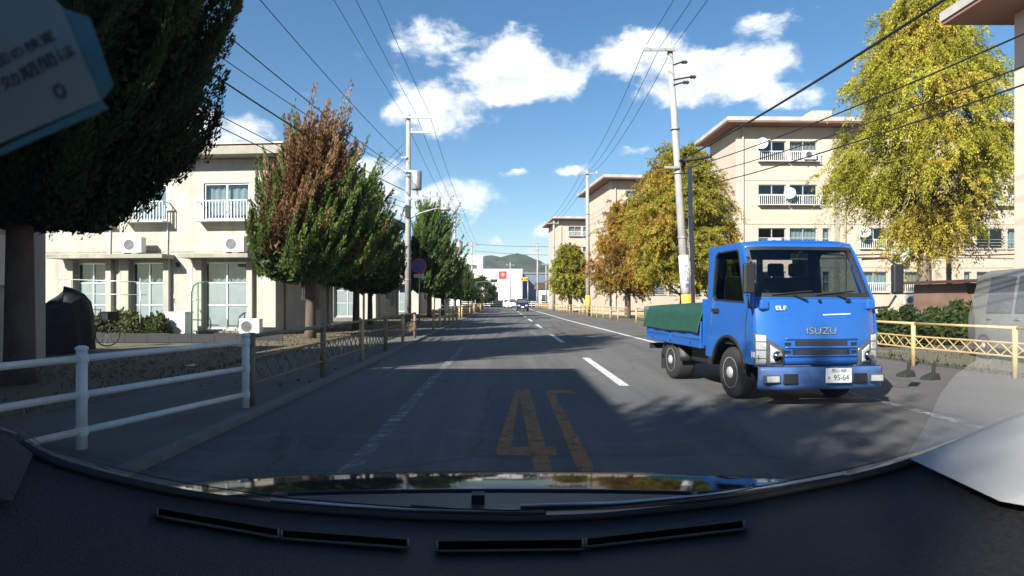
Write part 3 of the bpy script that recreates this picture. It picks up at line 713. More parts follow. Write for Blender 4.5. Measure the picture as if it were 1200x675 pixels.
def needle_tris(P0, D, L, Wd, g):
    """single-triangle scale leaves"""
    side = unit(np.cross(D, g.normal(size=D.shape))) * Wd[:, None]
    V = np.stack([P0 - side, P0 + side, P0 + D * L[:, None]], 1).reshape(-1, 3)
    return V, np.arange(len(V)).reshape(-1, 3)
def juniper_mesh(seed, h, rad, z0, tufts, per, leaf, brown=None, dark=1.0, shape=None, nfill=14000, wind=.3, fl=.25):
    """Juniper crown: separate flame-like ropes of scale leaves that curl upwards, over a dense inner mass"""
    g = np.random.default_rng(seed)
    shape = shape or ([0, .05, .16, .36, .6, .82, 1.0], [.55, .86, 1.0, .92, .68, .38, .05])
    def lump(th, f): return 1 + .13 * np.sin(th * 3 + f * 8 + seed) + .10 * np.sin(th * 7 - f * 13)
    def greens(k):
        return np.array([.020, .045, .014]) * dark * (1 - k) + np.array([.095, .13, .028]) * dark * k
    def tint(p, k):
        tc = greens(k)
        if brown is not None:
            bc = g.random((len(p), 1)); tc = np.where(brown(p, g)[:, None], np.array([.13, .062, .03]) * (1 - bc) + np.array([.30, .175, .085]) * bc, tc)
        return tc
    n = tufts; f = g.random(n) ** .9; th = g.random(n) * 2 * np.pi
    rr = rad * np.interp(f, *shape) * lump(th, f) * g.uniform(.66, .98, n)
    p = np.stack([rr * np.cos(th), rr * np.sin(th), z0 + f * (h - z0) * .90], 1)
    out = np.stack([np.cos(th), np.sin(th), np.zeros(n)], 1); sw = np.stack([-np.sin(th), np.cos(th), np.zeros(n)], 1)
    d = unit(out * g.uniform(.15, .75, (n, 1)) + sw * g.uniform(-.1, .4, (n, 1)) + np.array([wind, 0, 0]) + np.array([0, 0, 1]) * g.uniform(.55, 1.2, (n, 1)))
    Lt = g.uniform(.5, 1.0, n) * np.where(g.random(n) < .22, 1.5, 1.0) * (rad / 2.1) ** .5
    Lt *= 1 + .55 * np.clip((f - .45) / .5, 0, 1) * g.uniform(.3, 1.3, n)
    tc = tint(p, g.random((n, 1)) ** 1.2)
    t = g.random((n, per)) ** .8
    pos = p[:, None, :] + d[:, None, :] * (t * Lt[:, None])[..., None] + np.array([0, 0, 1]) * (t ** 2 * Lt[:, None] * .35)[..., None]
    rv = unit(g.normal(size=(n, per, 3)))
    rad_t = (.022 + .125 * (1 - t) ** .75) * (Lt[:, None] / .8) * g.uniform(.75, 1.25, (n, 1))
    pos = pos + rv * (rad_t * g.uniform(.3, 1, (n, per)))[..., None]
    ld = unit(d[:, None, :] + rv * .5 + np.array([0, 0, .45]))
    cnt = n * per; ll = g.uniform(.6, 1.3, cnt) * leaf
    V1, T1 = needle_tris(pos.reshape(-1, 3), ld.reshape(-1, 3), ll, ll * g.uniform(.16, .26, cnt), g)
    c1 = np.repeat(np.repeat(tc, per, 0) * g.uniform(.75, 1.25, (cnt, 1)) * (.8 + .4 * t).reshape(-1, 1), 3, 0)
    # inner leaf mass, tinted darker to paint the shaded gaps between tufts
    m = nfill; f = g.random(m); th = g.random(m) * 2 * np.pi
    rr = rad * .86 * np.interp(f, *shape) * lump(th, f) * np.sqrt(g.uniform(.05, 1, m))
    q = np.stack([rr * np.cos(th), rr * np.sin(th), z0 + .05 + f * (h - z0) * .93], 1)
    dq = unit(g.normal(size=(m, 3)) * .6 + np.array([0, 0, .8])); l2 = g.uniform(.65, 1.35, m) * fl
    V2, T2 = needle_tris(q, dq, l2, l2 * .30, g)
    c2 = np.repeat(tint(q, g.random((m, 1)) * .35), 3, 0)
    return arr_mesh('crown', np.concatenate([V1, V2]), np.concatenate([T1, T2 + len(V1)]), np.concatenate([c1, c2]), 'needle')
def juniper(label, loc, mesh, h, rad, z0, tr=.17, seed=1, rz=0, sc=1.0, group='conifers along the left pavement', lean=(0, 0)):
    t = thing('conifer_tree', label, 'tree', loc, rz, group); t.scale = (sc, sc, sc)
    g = np.random.default_rng(seed); m = MB()
    top = (lean[0], lean[1], h * .8)
    m.tube([(0, 0, -.05), (.02, .01, .25), (.03, 0, z0), (lean[0] * .5, lean[1] * .5, h * .5), top], [tr * 1.35, tr, tr * .85, tr * .5, .03], 10)
    for k in range(2, 9):
        a = k * 2.4; zz = z0 + (h - z0) * (.02 + .07 * k)
        limbs(m, (0.02, 0, zz - .3), (rad * .65 * math.cos(a), rad * .65 * math.sin(a), zz + .6), tr * .4, .015, g, 4, .06)
    m.build('trunk', 'bark', t, True)
    link('crown', mesh, t)
    return t
def brown_patch(p, g):
    # dead foliage: a broad band on the near side leaning to the windswept tip
    x, y, z = p[:, 0], p[:, 1], p[:, 2]
    s = np.sin(x * 2.3 + z * 1.4) * .5 + np.sin(z * 2.9 + y * 1.7 + 1) * .4
    c = np.exp(-((x + .15 - (z - 4.6) * .16) / .85) ** 2) * np.clip((z - 2.2) / .9, 0, 1) * np.where(y < .9, 1.0, .5)
    return (c + s * .34 + g.normal(size=len(p)) * .24) > .50
jm_near = juniper_mesh(11, 9.2, 2.4, 2.15, 1100, 300, .075, dark=.45, shape=([0, .06, .2, .4, .6, .82, 1.0], [.45, .68, .86, 1.0, .9, .55, .05]), nfill=110000, wind=.15, fl=.12)  # foliage tint lowered to paint in the shade this tree stands in
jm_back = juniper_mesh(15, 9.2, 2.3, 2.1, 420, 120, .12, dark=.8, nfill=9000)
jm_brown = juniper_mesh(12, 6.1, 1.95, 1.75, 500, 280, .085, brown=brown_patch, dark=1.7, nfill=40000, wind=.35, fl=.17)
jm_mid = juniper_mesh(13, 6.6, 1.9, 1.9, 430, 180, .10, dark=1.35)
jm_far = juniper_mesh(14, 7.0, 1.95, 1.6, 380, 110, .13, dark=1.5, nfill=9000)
LX = -6.25
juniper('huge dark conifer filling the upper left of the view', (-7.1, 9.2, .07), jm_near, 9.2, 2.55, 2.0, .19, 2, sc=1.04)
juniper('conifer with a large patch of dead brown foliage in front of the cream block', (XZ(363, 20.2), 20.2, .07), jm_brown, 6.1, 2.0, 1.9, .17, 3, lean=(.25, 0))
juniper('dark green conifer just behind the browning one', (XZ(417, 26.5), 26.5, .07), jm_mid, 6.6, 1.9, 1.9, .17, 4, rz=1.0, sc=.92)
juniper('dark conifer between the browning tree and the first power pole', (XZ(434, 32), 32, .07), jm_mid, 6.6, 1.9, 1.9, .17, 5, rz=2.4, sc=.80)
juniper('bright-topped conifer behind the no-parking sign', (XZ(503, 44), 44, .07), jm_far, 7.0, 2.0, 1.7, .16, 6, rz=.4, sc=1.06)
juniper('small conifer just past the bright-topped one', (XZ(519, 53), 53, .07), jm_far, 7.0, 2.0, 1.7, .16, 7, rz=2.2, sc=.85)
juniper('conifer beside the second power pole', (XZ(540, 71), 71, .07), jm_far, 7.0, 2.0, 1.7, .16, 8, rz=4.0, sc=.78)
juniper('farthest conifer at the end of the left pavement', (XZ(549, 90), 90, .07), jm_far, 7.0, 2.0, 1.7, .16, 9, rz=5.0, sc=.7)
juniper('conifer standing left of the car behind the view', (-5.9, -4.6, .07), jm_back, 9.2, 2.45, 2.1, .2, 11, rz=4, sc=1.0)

def feather_mesh(seed, h, rad, z0, sprays, per, leaf, c_lo, c_hi, c_alt=None, droop=1.0, shape=None, hang=.55, clump=11):
    """broad crown of drooping feathery sprays; thin enough that sky shows through at the edge"""
    g = np.random.default_rng(seed); n = sprays
    shape = shape or ([0, .05, .18, .4, .62, .82, .94, 1.0], [.35, .75, .98, 1.0, .84, .55, .34, .10])
    f = g.random(n) ** .92; th = g.random(n) * 2 * np.pi
    prof = np.interp(f, *shape)
    lump = 1 + .14 * np.sin(th * 2 + f * 6 + seed) + .12 * np.sin(th * 5 - f * 13 + seed) + .07 * np.sin(th * 9 + f * 23)
    rr = rad * prof * lump * np.sqrt(g.uniform(.12, 1.0, n))
    z = z0 + f * (h - z0) + g.normal(size=n) * .15
    p = np.stack([rr * np.cos(th), rr * np.sin(th), z], 1)
    nc = max(20, n // clump); ctr = p[:nc]; idx = g.integers(0, nc, n)
    p = ctr[idx] + g.normal(size=(n, 3)) * np.array([.30, .30, .26]) * (rad / 2.8); rr = np.hypot(p[:, 0], p[:, 1]); th = np.arctan2(p[:, 1], p[:, 0])
    ctone = g.uniform(.72, 1.2, nc)[idx][:, None]
    out = np.stack([np.cos(th), np.sin(th), np.zeros(n)], 1)
    d = unit(out * g.uniform(.3, 1.0, (n, 1)) + g.normal(size=(n, 3)) * .35 + np.array([0, 0, 1]) * g.uniform(-.2, .5, (n, 1)))
    Ls = g.uniform(.5, 1.15, n) * (rad / 3.2) ** .5
    t = g.random((n, per))
    pos = p[:, None, :] + d[:, None, :] * (t * Ls[:, None])[..., None]
    pos[..., 2] -= droop * (t ** 2) * Ls[:, None] * hang * g.uniform(.6, 1.4, (n, 1))
    pos += g.normal(size=pos.shape) * (.055 * Ls[:, None, None])
    ld = unit(d[:, None, :] * .6 + g.normal(size=(n, per, 3)) * .55 + np.array([0, 0, -.75 * droop]))
    cnt = n * per; ll = g.uniform(.6, 1.35, cnt) * leaf; lw = ll * g.uniform(.12, .2, cnt)
    V, T = leaf_tris(pos.reshape(-1, 3), ld.reshape(-1, 3), ll, lw, g)
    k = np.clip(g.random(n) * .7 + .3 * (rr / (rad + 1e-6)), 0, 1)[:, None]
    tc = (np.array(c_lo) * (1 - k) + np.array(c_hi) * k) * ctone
    if c_alt is not None:
        cs = np.sin(p[:, 0] * 1.7 + seed) + np.sin(p[:, 2] * 1.9 + p[:, 1]) + g.normal(size=n) * .7
        tc = np.where((cs > .9)[:, None], np.array(c_alt) * (.7 + .6 * g.random((n, 1))), tc)
    col = np.repeat(np.repeat(tc, per, 0) * g.uniform(.75, 1.3, (cnt, 1)), 4, 0)
    return arr_mesh('crown', V, T, col, 'leaf'), p
def broad_tree(label, loc, mesh, pts, h, rad, z0, tr, seed, bark='bark_grey', rz=0, nl=34, fork=.22):
    t = thing('broad_tree', label, 'tree', loc, rz, 'trees along the right side'); g = np.random.default_rng(seed); m = MB()
    trunk = [(0, 0, -.05), (.03, 0, .3), (.06, .03, z0), (-.05, .05, h * .45), (.05, 0, h * .7), (0, 0, h * .97)]
    m.tube(trunk, [tr * 1.4, tr * 1.05, tr * .9, tr * .6, tr * .32, .02], 10)
    sel = g.choice(len(pts), nl, replace=False)
    for i in sel:
        q = pts[i]; zb = min(max(z0 * .8, q[2] - rad * .5), h * .8)
        limbs(m, (0, 0, zb), q, tr * .34 * (1 - zb / h * .6), .012, g, 5, .10)
    m.build('trunk', bark, t, True); link('crown', mesh, t)
    return t
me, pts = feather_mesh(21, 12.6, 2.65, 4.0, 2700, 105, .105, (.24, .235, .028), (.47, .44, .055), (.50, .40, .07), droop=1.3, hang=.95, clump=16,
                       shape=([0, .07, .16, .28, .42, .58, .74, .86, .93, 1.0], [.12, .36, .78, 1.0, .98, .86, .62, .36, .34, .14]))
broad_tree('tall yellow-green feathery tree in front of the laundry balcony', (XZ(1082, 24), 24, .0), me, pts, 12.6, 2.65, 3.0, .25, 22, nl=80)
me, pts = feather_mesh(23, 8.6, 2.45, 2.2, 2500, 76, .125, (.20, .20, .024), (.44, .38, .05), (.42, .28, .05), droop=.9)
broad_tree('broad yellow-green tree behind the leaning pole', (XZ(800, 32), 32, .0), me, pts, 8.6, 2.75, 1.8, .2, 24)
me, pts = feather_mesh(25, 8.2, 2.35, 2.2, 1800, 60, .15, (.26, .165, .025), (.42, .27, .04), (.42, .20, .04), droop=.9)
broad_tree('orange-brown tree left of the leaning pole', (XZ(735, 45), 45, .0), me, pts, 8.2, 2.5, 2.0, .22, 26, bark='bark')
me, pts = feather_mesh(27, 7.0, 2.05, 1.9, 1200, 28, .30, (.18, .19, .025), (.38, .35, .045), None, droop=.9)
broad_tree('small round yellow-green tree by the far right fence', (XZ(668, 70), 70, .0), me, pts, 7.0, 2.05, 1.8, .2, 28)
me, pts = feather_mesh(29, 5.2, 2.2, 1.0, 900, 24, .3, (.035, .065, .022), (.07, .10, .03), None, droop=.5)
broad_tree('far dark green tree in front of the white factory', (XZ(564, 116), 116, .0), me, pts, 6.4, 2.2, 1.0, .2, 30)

def bush_mesh(seed, rx, ry, h, n, leaf, c_lo, c_hi):
    g = np.random.default_rng(seed)
    th = g.random(n) * 2 * np.pi; f = g.random(n); r = np.sqrt(g.uniform(.2, 1, n)) * np.sqrt(np.clip(1 - (f - .35) ** 2 / .5, .05, 1))
    p = np.stack([rx * r * np.cos(th), ry * r * np.sin(th), h * f * (1 + .2 * np.sin(th * 3))], 1)
    d = unit(g.normal(size=(n, 3)) + np.array([0, 0, .5])); ll = g.uniform(.6, 1.4, n) * leaf
    V, T = leaf_tris(p, d, ll, ll * .28, g)
    k = g.random((n, 1)); col = np.repeat((np.array(c_lo) * (1 - k) + np.array(c_hi) * k), 4, 0)
    return arr_mesh('foliage', V, T, col, 'leaf')
bm1 = bush_mesh(31, .75, .45, .75, 2600, .13, (.05, .075, .025), (.16, .17, .07))
bm2 = bush_mesh(32, 1.0, .55, .85, 3200, .15, (.03, .06, .018), (.09, .12, .03))
bm3 = bush_mesh(33, 1.6, .8, 1.0, 2400, .3, (.03, .055, .018), (.07, .10, .03))
def bush(label, loc, me, rz=0, sc=1, group='shrubs in the left garden', scz=None):
    t = thing('shrub', label, 'shrub', loc, rz, group); t.scale = (sc, sc, scz or sc)
    s = MB()
    for k in range(5):
        a = k * 1.3; s.tube([(0, 0, -.02), (.12 * math.cos(a), .08 * math.sin(a), .25), (.3 * math.cos(a), .2 * math.sin(a), .5)], [.02, .014, .006], 5)
    s.build('stem', 'bark', t); link('foliage', me, t)
lab = ['leafy shrub beside the covered motorcycle', 'shrub left of the middle glazed door', 'shrub under the middle glazed door', 'shrub right of the middle glazed door', 'shrub against the white cabinet']
for i, px in enumerate((112, 128, 148, 166, 184)):
    p = at_left(px, -1.5 - .2 * (i % 2)); bush(lab[i], (p.x, p.y, 0), bm1, i * 1.3, .8 + .12 * (i % 3))
bush('low shrub at the foot of the tall yellow-green tree', (XZ(1052, 17.5), 17.5, 0), bm2, .4, 1.0, 'shrubs by the right fence')
bush('low shrub left of the silver van', (XZ(1085, 18.5), 18.5, 0), bm2, 2.0, 1.0, 'shrubs by the right fence')
bush('tall shrub beside the yellow-based post', (XZ(1128, 20), 20, 0), bm2, 3.0, .9, 'shrubs by the right fence', 1.2)
# hedge at the far end of the road
for i in range(8):
    bush('clipped hedge shrub at the far road end, %s' % ['leftmost', 'second from the left', 'third from the left', 'fourth from the left', 'fourth from the right', 'third from the right', 'second from the right', 'rightmost'][i], (-7 + i * 2.1, 124, 0), bm3, i * .7, 1.0, 'hedge shrubs at the far road end')
# ground cover: fallen leaves and weeds on the planting strip and pavement
def litter():
    g = np.random.default_rng(41); n = 5200
    x = np.where(g.random(n) < .8, g.uniform(-8.1, -4.9, n), g.uniform(-4.9, -2.95, n)); y = g.uniform(9, 60, n)
    z = np.where(x < -5, .075, .055)
    d = unit(np.stack([g.normal(size=n), g.normal(size=n), g.uniform(-.1, .25, n)], 1)); ll = g.uniform(.03, .075, n)
    V, T = leaf_tris(np.stack([x, y, z + .004], 1), d, ll, ll * .3, g)
    c = np.array([[.22, .15, .07]]) * g.uniform(.4, 1.4, (n, 1)); 
    o = link('fallen_leaves', arr_mesh('fallen_leaves', V, T, np.repeat(c, 4, 0), 'leaf')); tag(o, 'fallen brown leaves on the left planting strip', 'leaves', kind='stuff')
    n = 9000; x = np.concatenate([g.uniform(-8.2, -5.0, n // 2), g.uniform(8.2, 12, n // 2)]); y = g.uniform(6, 45, n)
    x = np.where(g.random(n) < .3, np.where(x < 0, -5.02 - g.random(n) * .2, 8.4 + g.random(n) * .3), x)
    d = unit(np.stack([g.normal(size=n) * .4, g.normal(size=n) * .4, np.ones(n)], 1)); ll = g.uniform(.03, .11, n)
    V, T = leaf_tris(np.stack([x, y, np.where(x < 0, .065, .01)], 1), d, ll, ll * .12, g)
    c = np.array([[.09, .11, .035]]) * g.uniform(.5, 1.4, (n, 1))
    o = link('weeds', arr_mesh('weeds', V, T, np.repeat(c, 4, 0), 'leaf')); tag(o, 'thin weeds and grass along the verges', 'grass', kind='stuff')
litter()

# ------------------------------------------------------------------ fences
t = thing('guard_rail', 'white three-rail pipe fence at the lower left', 'fence')
WP = [(-3.98, 3.2), (-3.5, 5.22), (-2.98, 7.25)]
for (x, y) in WP:
    po = MB().tube([(x, y, -.02), (x, y, .88)], .042, 12).build('post', 'fence_white', t, True)
    MB().lathe([(.05, .872), (.05, .892), (.03, .905)], 'z', 12, (x, y, 0)).build('cap', 'fence_white', po)
for z in (.80, .50, .20):
    for (a, b) in zip(WP, WP[1:]):
        MB().tube([(a[0], a[1], z), (b[0], b[1], z)], .030, 12).build('rail', 'fence_white', t, True)
    MB().tube([(-5.0, -1.2, z), (-3.98, 3.2, z)], .030, 12).build('rail', 'fence_white', t, True)
clamps = MB()
for (x, y) in WP:
    for z in (.80, .50, .20): clamps.lathe([(.048, z - .035), (.05, z), (.048, z + .035)], 'z', 12, (x, y, 0))
clamps.build('clamp', 'fence_white', t)

def lattice_bay(t, a, b, zt, mat_top, mat_lat, z0=.33, z1=.58, base=.0, n=7):
    a = Vector(a); b = Vector(b)
    MB().tube([(a.x, a.y, base + zt), (b.x, b.y, base + zt)], .026, 8).build('top_rail', mat_top, t, True)
    m = MB()
    for z in (z0, z1): m.tube([(a.x, a.y, base + z), (b.x, b.y, base + z)], .017, 6)
    for i in range(n):
        p0 = a.lerp(b, i / n); p1 = a.lerp(b, (i + 1) / n)
        m.tube([(p0.x, p0.y, base + z0), (p1.x, p1.y, base + z1)], .0095, 5); m.tube([(p0.x, p0.y, base + z1), (p1.x, p1.y, base + z0)], .0095, 5)
    m.build('lattice', mat_lat, t)
t = thing('guard_fence', 'rusty tan lattice guard fence along the left pavement', 'fence')
lp = [(-2.98, 7.42)] + [(-2.94, 10.2), (-2.9, 12.75), (-2.9, 15.3), (-2.92, 18.0), (-2.95, 20.6)]
for i, (x, y) in enumerate(lp):
    MB().tube([(x, y, .05), (x, y, .90)], .045, 10).build('post', ['rust', 'rust', 'tan', 'rust', 'tan', 'rust'][i], t, True)
for a, b in zip(lp, lp[1:]): lattice_bay(t, a, b, .86, 'rust', 'rust', .30, .60, .0, 8)
t = thing('guard_fence', 'tan guard fence farther along the left pavement, past the gap', 'fence')
lp = [(-2.95 - .004 * k, 26.0 + 2.5 * k) for k in range(26)]
for i, (x, y) in enumerate(lp):
    MB().tube([(x, y, .05), (x, y, .92)], .05, 8).build('post', 'tan', t, True)
    if i and i % 4:
        a = lp[i - 1]; MB().tube([(a[0], a[1], .86), (x, y, .86)], .03, 6).tube([(a[0], a[1], .5), (x, y, .5)], .022, 6).build('rail', 'tan', t)
t = thing('guard_fence', 'tan lattice guard fence along the right side behind the truck', 'fence')
ys = [6.2, 8.2, 10.3, 12.3] + [14.4 + 2.1 * k for k in range(45)]
rp = [(lerp_tab(RIGHT_FENCE, y) + (0 if y > 9 else 0), y) for y in ys]
for i, (x, y) in enumerate(rp):
    if 5 < i and i % 9 == 6: continue
    MB().tube([(x, y, .0), (x, y, .86)], .04 if y < 30 else .05, 10 if y < 30 else 6).build('post', 'tan', t, True)
for i, (a, b) in enumerate(zip(rp, rp[1:])):
    if i % 9 == 5 and i > 5: continue
    if a[1] < 34: lattice_bay(t, a, b, .83, 'tan', 'tan', .36, .58, .0, 8)
    else: MB().tube([(a[0], a[1], .83), (b[0], b[1], .83)], .035, 5).tube([(a[0], a[1], .58), (b[0], b[1], .58)], .025, 5).tube([(a[0], a[1], .36), (b[0], b[1], .36)], .025, 5).build('rail', 'tan', t)
t = thing('end_fence', 'pale fence across the far end of the road', 'fence', (0, 122.2, 0))
for k in range(12): MB().box(-11 + k * 2, -10.9 + k * 2, -.05, .05, 0, 1.1).build('post', 'tan', t)
for z in (1.0, .65, .3): MB().box(-11, 11.1, -.09, -.052, z - .06, z + .06).build('rail', 'white', t)
# black rubber blocks under the fence
for (px, yy, lb) in ((1062, 10.6, 'black rubber block by the right fence post, nearer the truck'), (1091, 10.2, 'black rubber block by the right fence, nearer the van')):
    t = thing('rubber_block', lb, 'rubber block', (XZ(px, yy), yy, .003), .4, 'rubber blocks under the right fence')
    MB().hexa([(-.16, -.09, 0), (.12, -.09, 0), (.12, .09, 0), (-.16, .09, 0), (-.14, -.07, .05), (.10, -.07, .11), (.10, .07, .11), (-.14, .07, .05)]).build('block', 'rubber', t, bevel=.012)
    MB().tube([(.06, 0, .09), (.07, 0, .24)], .028, 8).build('stub', 'rubber', t)

# ------------------------------------------------------------------ power poles, lamp, signs
def pole(label, base, h, r0=.17, r1=.10, lean=(0, 0), arms=(), mat='pole', group='utility poles', cat='utility pole', insul=True):
    t = thing('utility_pole', label, cat, base, 0, group)
    lx, ly = lean
    MB().tube([(0, 0, -.1), (lx * .5, ly * .5, h * .5), (lx, ly, h)], [r0, (r0 + r1) / 2, r1], 12).build('shaft', mat, t, True)
    for (z, x0, x1) in arms:
        f = z / h; ox, oy = lx * f, ly * f
        ar = MB().box(ox + x0, ox + x1, oy - r1 - .09, oy - r1 - .02, z - .05, z + .05).build('cross_arm', 'pole_steel', t)
        if insul:
            k = max(2, int((x1 - x0) / .7) + 1)
            for i in range(k):
                x = ox + x0 + .08 + (x1 - x0 - .16) * i / (k - 1)
                MB().lathe([(.03, 0), (.055, .03), (.035, .06), (.055, .10), (.03, .14)], 'z', 8, (x, oy - r1 - .055, z + .05)).build('insulator', 'white', ar)
    bd = MB()
    for z in (2.4, 3.6, h * .55, h * .7): bd.lathe([(r0 * .99 + .012, z), (r0 * .99 + .012, z + .05)], 'z', 12, (lx * z / h, ly * z / h, 0))
    bd.build('band', 'pole_steel', t)
    return t
def transformer(t, x, y, z, r=.24, h=.75):
    o = MB().lathe([(r * .9, z), (r, z + .05), (r, z + h - .05), (r * .85, z + h)], 'z', 16, (x, y, 0)).build('transformer', 'pole_steel', t, True)
    MB().box(x - .28, x - .02, y - .05, y + .05, z + h * .4, z + h * .5).build('bracket', 'pole_steel', o)
LP1 = (XZ(478, 36.5), 36.5)
p1 = pole('concrete power pole with transformer and street lamp, left side', (LP1[0], LP1[1], .05), 11.95, .19, .12, (0.03, 0), [(11.75, -.35, 1.35), (10.9, .15, 1.3)])
transformer(p1, .52, -.1, 7.6, .3, 1.1)
MB().box(-.35, -.02, -.22, -.16, 9.4, 9.5).build('cross_arm', 'pole_steel', p1); MB().box(-.45, .3, -.24, -.18, 8.6, 8.72).build('cross_arm', 'pole_steel', p1)
MB().box(1.1, 1.9, -.4, -.3, 7.15, 7.22).tube([(1.3, -.35, 7.2), (1.3, -.35, 7.5)], .05, 8).tube([(1.7, -.35, 7.2), (1.7, -.35, 7.45)], .05, 8).box(.1, 1.1, -.38, -.33, 7.0, 7.18).build('cable_bracket', 'pole_steel', p1)
la = MB(); la.tube([(.1, -.1, 5.9), (.7, -.15, 6.25), (1.6, -.2, 6.5), (2.0, -.22, 6.52)], .035, 8); arm = la.build('lamp_arm', 'pole_steel', p1, True)
MB().lathe([(.03, 1.9), (.10, 2.0), (.13, 2.2), (.10, 2.45), (.03, 2.5)], 'x', 12, (0, -.22, 6.48)).build('lamp_head', 'pole_steel', arm, True)
MB().box(-.12, .12, -.24, -.195, 6.0, 6.7).build('junction_box', 'dark', p1)
LP2 = (XZ(533, 72), 72)
p2 = pole('second power pole on the left, farther along with a white transformer', (LP2[0], LP2[1], .05), 11.7, .19, .13, (0, 0), [(11.2, -1.3, 1.3), (10.2, -1.0, 1.0), (9.3, -1.6, .4)])
transformer(p2, .5, -.1, 6.6, .4, 1.4)
p3 = pole('third power pole on the left, near the road end', (XZ(553, 104), 104, .0), 10.9, .19, .13, (0, 0), [(10.3, -1.3, 1.3), (9.0, -1.0, 1.0)])
RP1 = (XZ(807, 23.5), 23.5)
p4 = pole('leaning concrete power pole with a white lettered wrap, behind the truck bed', (RP1[0], RP1[1], 0), 10.9, .175, .10, (-.72, 0), [(10.55, -1.0, .15)], group='utility poles')
MB().tube([(-.102, 0, 1.55), (-.195, 0, 2.95)], [.186, .180], 16, True).build('white_wrap', 'plate', p4, True)
MB().tube([(-.03, 0, .5), (-.10, 0, 1.50)], [.188, .186], 16, True).build('yellow_guard', 'yellow', p4, True)
for i, ch in enumerate('止まれ注意'): text_obj(ch, .17, 'sign_blue', p4, (-.175 + .017 * i, -.19, 2.78 - .24 * i), depth=.002)
cl = MB()
for (x, z) in ((.30, 10.1), (.62, 9.55), (.36, 9.35)): cl.tube([(-.6, -.1, z - .1), (-.6 + x, -.12, z)], .03, 6); cl.lathe([(.03, -.12), (.075, -.06), (.05, 0), (.075, .06), (.03, .12)], 'x', 8, (-.6 + x + .1, -.12, z))
cl.build('insulator', 'dark', p4)
MB().box(-.95, -.42, -.2, -.14, 6.15, 6.24).build('cross_arm', 'pole_steel', p4)
pole('slim grey pole standing just right of the leaning pole', (XZ(812, 24.6), 24.6, 0), 6.5, .115, .085, (-.12, 0), [], mat='pole')
RP2 = (XZ(689, 52), 52)
p5 = pole('tall straight power pole left of the orange-brown tree', (RP2[0], RP2[1], 0), 11.95, .20, .13, (-.05, 0), [(11.7, -.8, .8)])
MB().tube([(0, 0, .3), (0, 0, 1.7)], .212, 12).build('yellow_guard', 'yellow', p5, True)
RP3 = (XZ(649, 79), 79)
p6 = pole('power pole beside the farthest right block', (RP3[0], RP3[1], 0), 11.2, .19, .13, (0, 0), [(10.9, -1.2, .6)])
p7 = pole('distant power pole left of the farthest right block', (XZ(630, 104), 104, 0), 11.0, .19, .13, (0, 0), [(10.7, -1.4, 1.0), (9.6, -1, 1)])
p8 = pole('thin distant power pole in front of the grey warehouse', (XZ(640, 118), 118, 0), 8.4, .16, .11, (0, 0), [(8.0, -.8, .8)])
p9 = pole('distant power pole in front of the factory corner', (XZ(598, 126), 126, 0), 8.8, .15, .11, (0, 0), [(8.3, -.8, .8)])
p10 = pole('short post with yellow base in front of the peach block', (XZ(1112, 26), 26, 0), 3.6, .10, .09, (0, 0), [], group='utility poles')
MB().tube([(0, 0, .1), (0, 0, 1.2)], .112, 12).build('yellow_guard', 'yellow', p10, True)
# no-parking sign
sx = XZ(491, 30)
t = thing('road_sign', 'round blue and red no-parking sign on a grey post', 'sign', (sx, 30, .1))
MB().tube([(0, .06, 0), (0, .06, 3.1)], .03, 8).build('post', 'pole_steel', t, True)
MB().lathe([(.36, -.004), (.36, .012)], 'y', 32, (0, 0, 2.82)).build('red_disc', 'red_sign', t)
MB().lathe([(.285, -.010), (.285, -.0045)], 'y', 32, (0, 0, 2.82)).build('blue_disc', 'sign_blue', t)
MB().hexa([(-.23, -.017, 3.02), (-.18, -.017, 3.06), (-.18, -.011, 3.06), (-.23, -.011, 3.02), (.18, -.017, 2.58), (.23, -.017, 2.62), (.23, -.011, 2.62), (.18, -.011, 2.58)]).build('slash', 'red_sign', t)
MB().box(-.24, .24, -.003, .01, 2.26, 2.42).build('plate', 'plate', t)
text_obj('駐車禁止', .09, 'ink', t, (0, -.006, 2.34), depth=.001)
# traffic signal at the far junction
t = thing('traffic_signal', 'yellow-housed traffic signal on an arm above the far cars', 'traffic light', (XZ(618.6, 100), 100, 0))
MB().tube([(0, 0, 0), (0, 0, 4.9)], .08, 10).tube([(0, 0, 4.75), (-1.0, 0, 4.75)], .04, 8).build('post', 'pole_steel', t, True)
MB().box(-1.15, 0, -.2, .02, 4.35, 4.95).build('housing', 'yellow', t, bevel=.03)
for i, mname in enumerate(('green_pipe', 'amber', 'red_lens')): MB().lathe([(.15, -.23), (.15, -.2)], 'y', 14, (-.92 + i * .36, 0, 4.65)).build('lens', mname, t)
t = thing('signal_pole', 'second signal arm reaching left over the factory front', 'traffic light', (XZ(570, 108), 108, 0))
MB().tube([(-1.9, 0, 0), (-1.9, 0, 4.6)], .07, 8).tube([(-1.9, 0, 4.4), (.9, 0, 4.5)], .035, 6).build('post', 'pole_steel', t)
MB().box(.7, 1.9, -.2, 0, 4.35, 4.9).build('housing', 'dark', t); MB().box(-2.15, -1.65, -.1, -.072, 3.3, 4.1).build('plate', 'sign_blue', t)

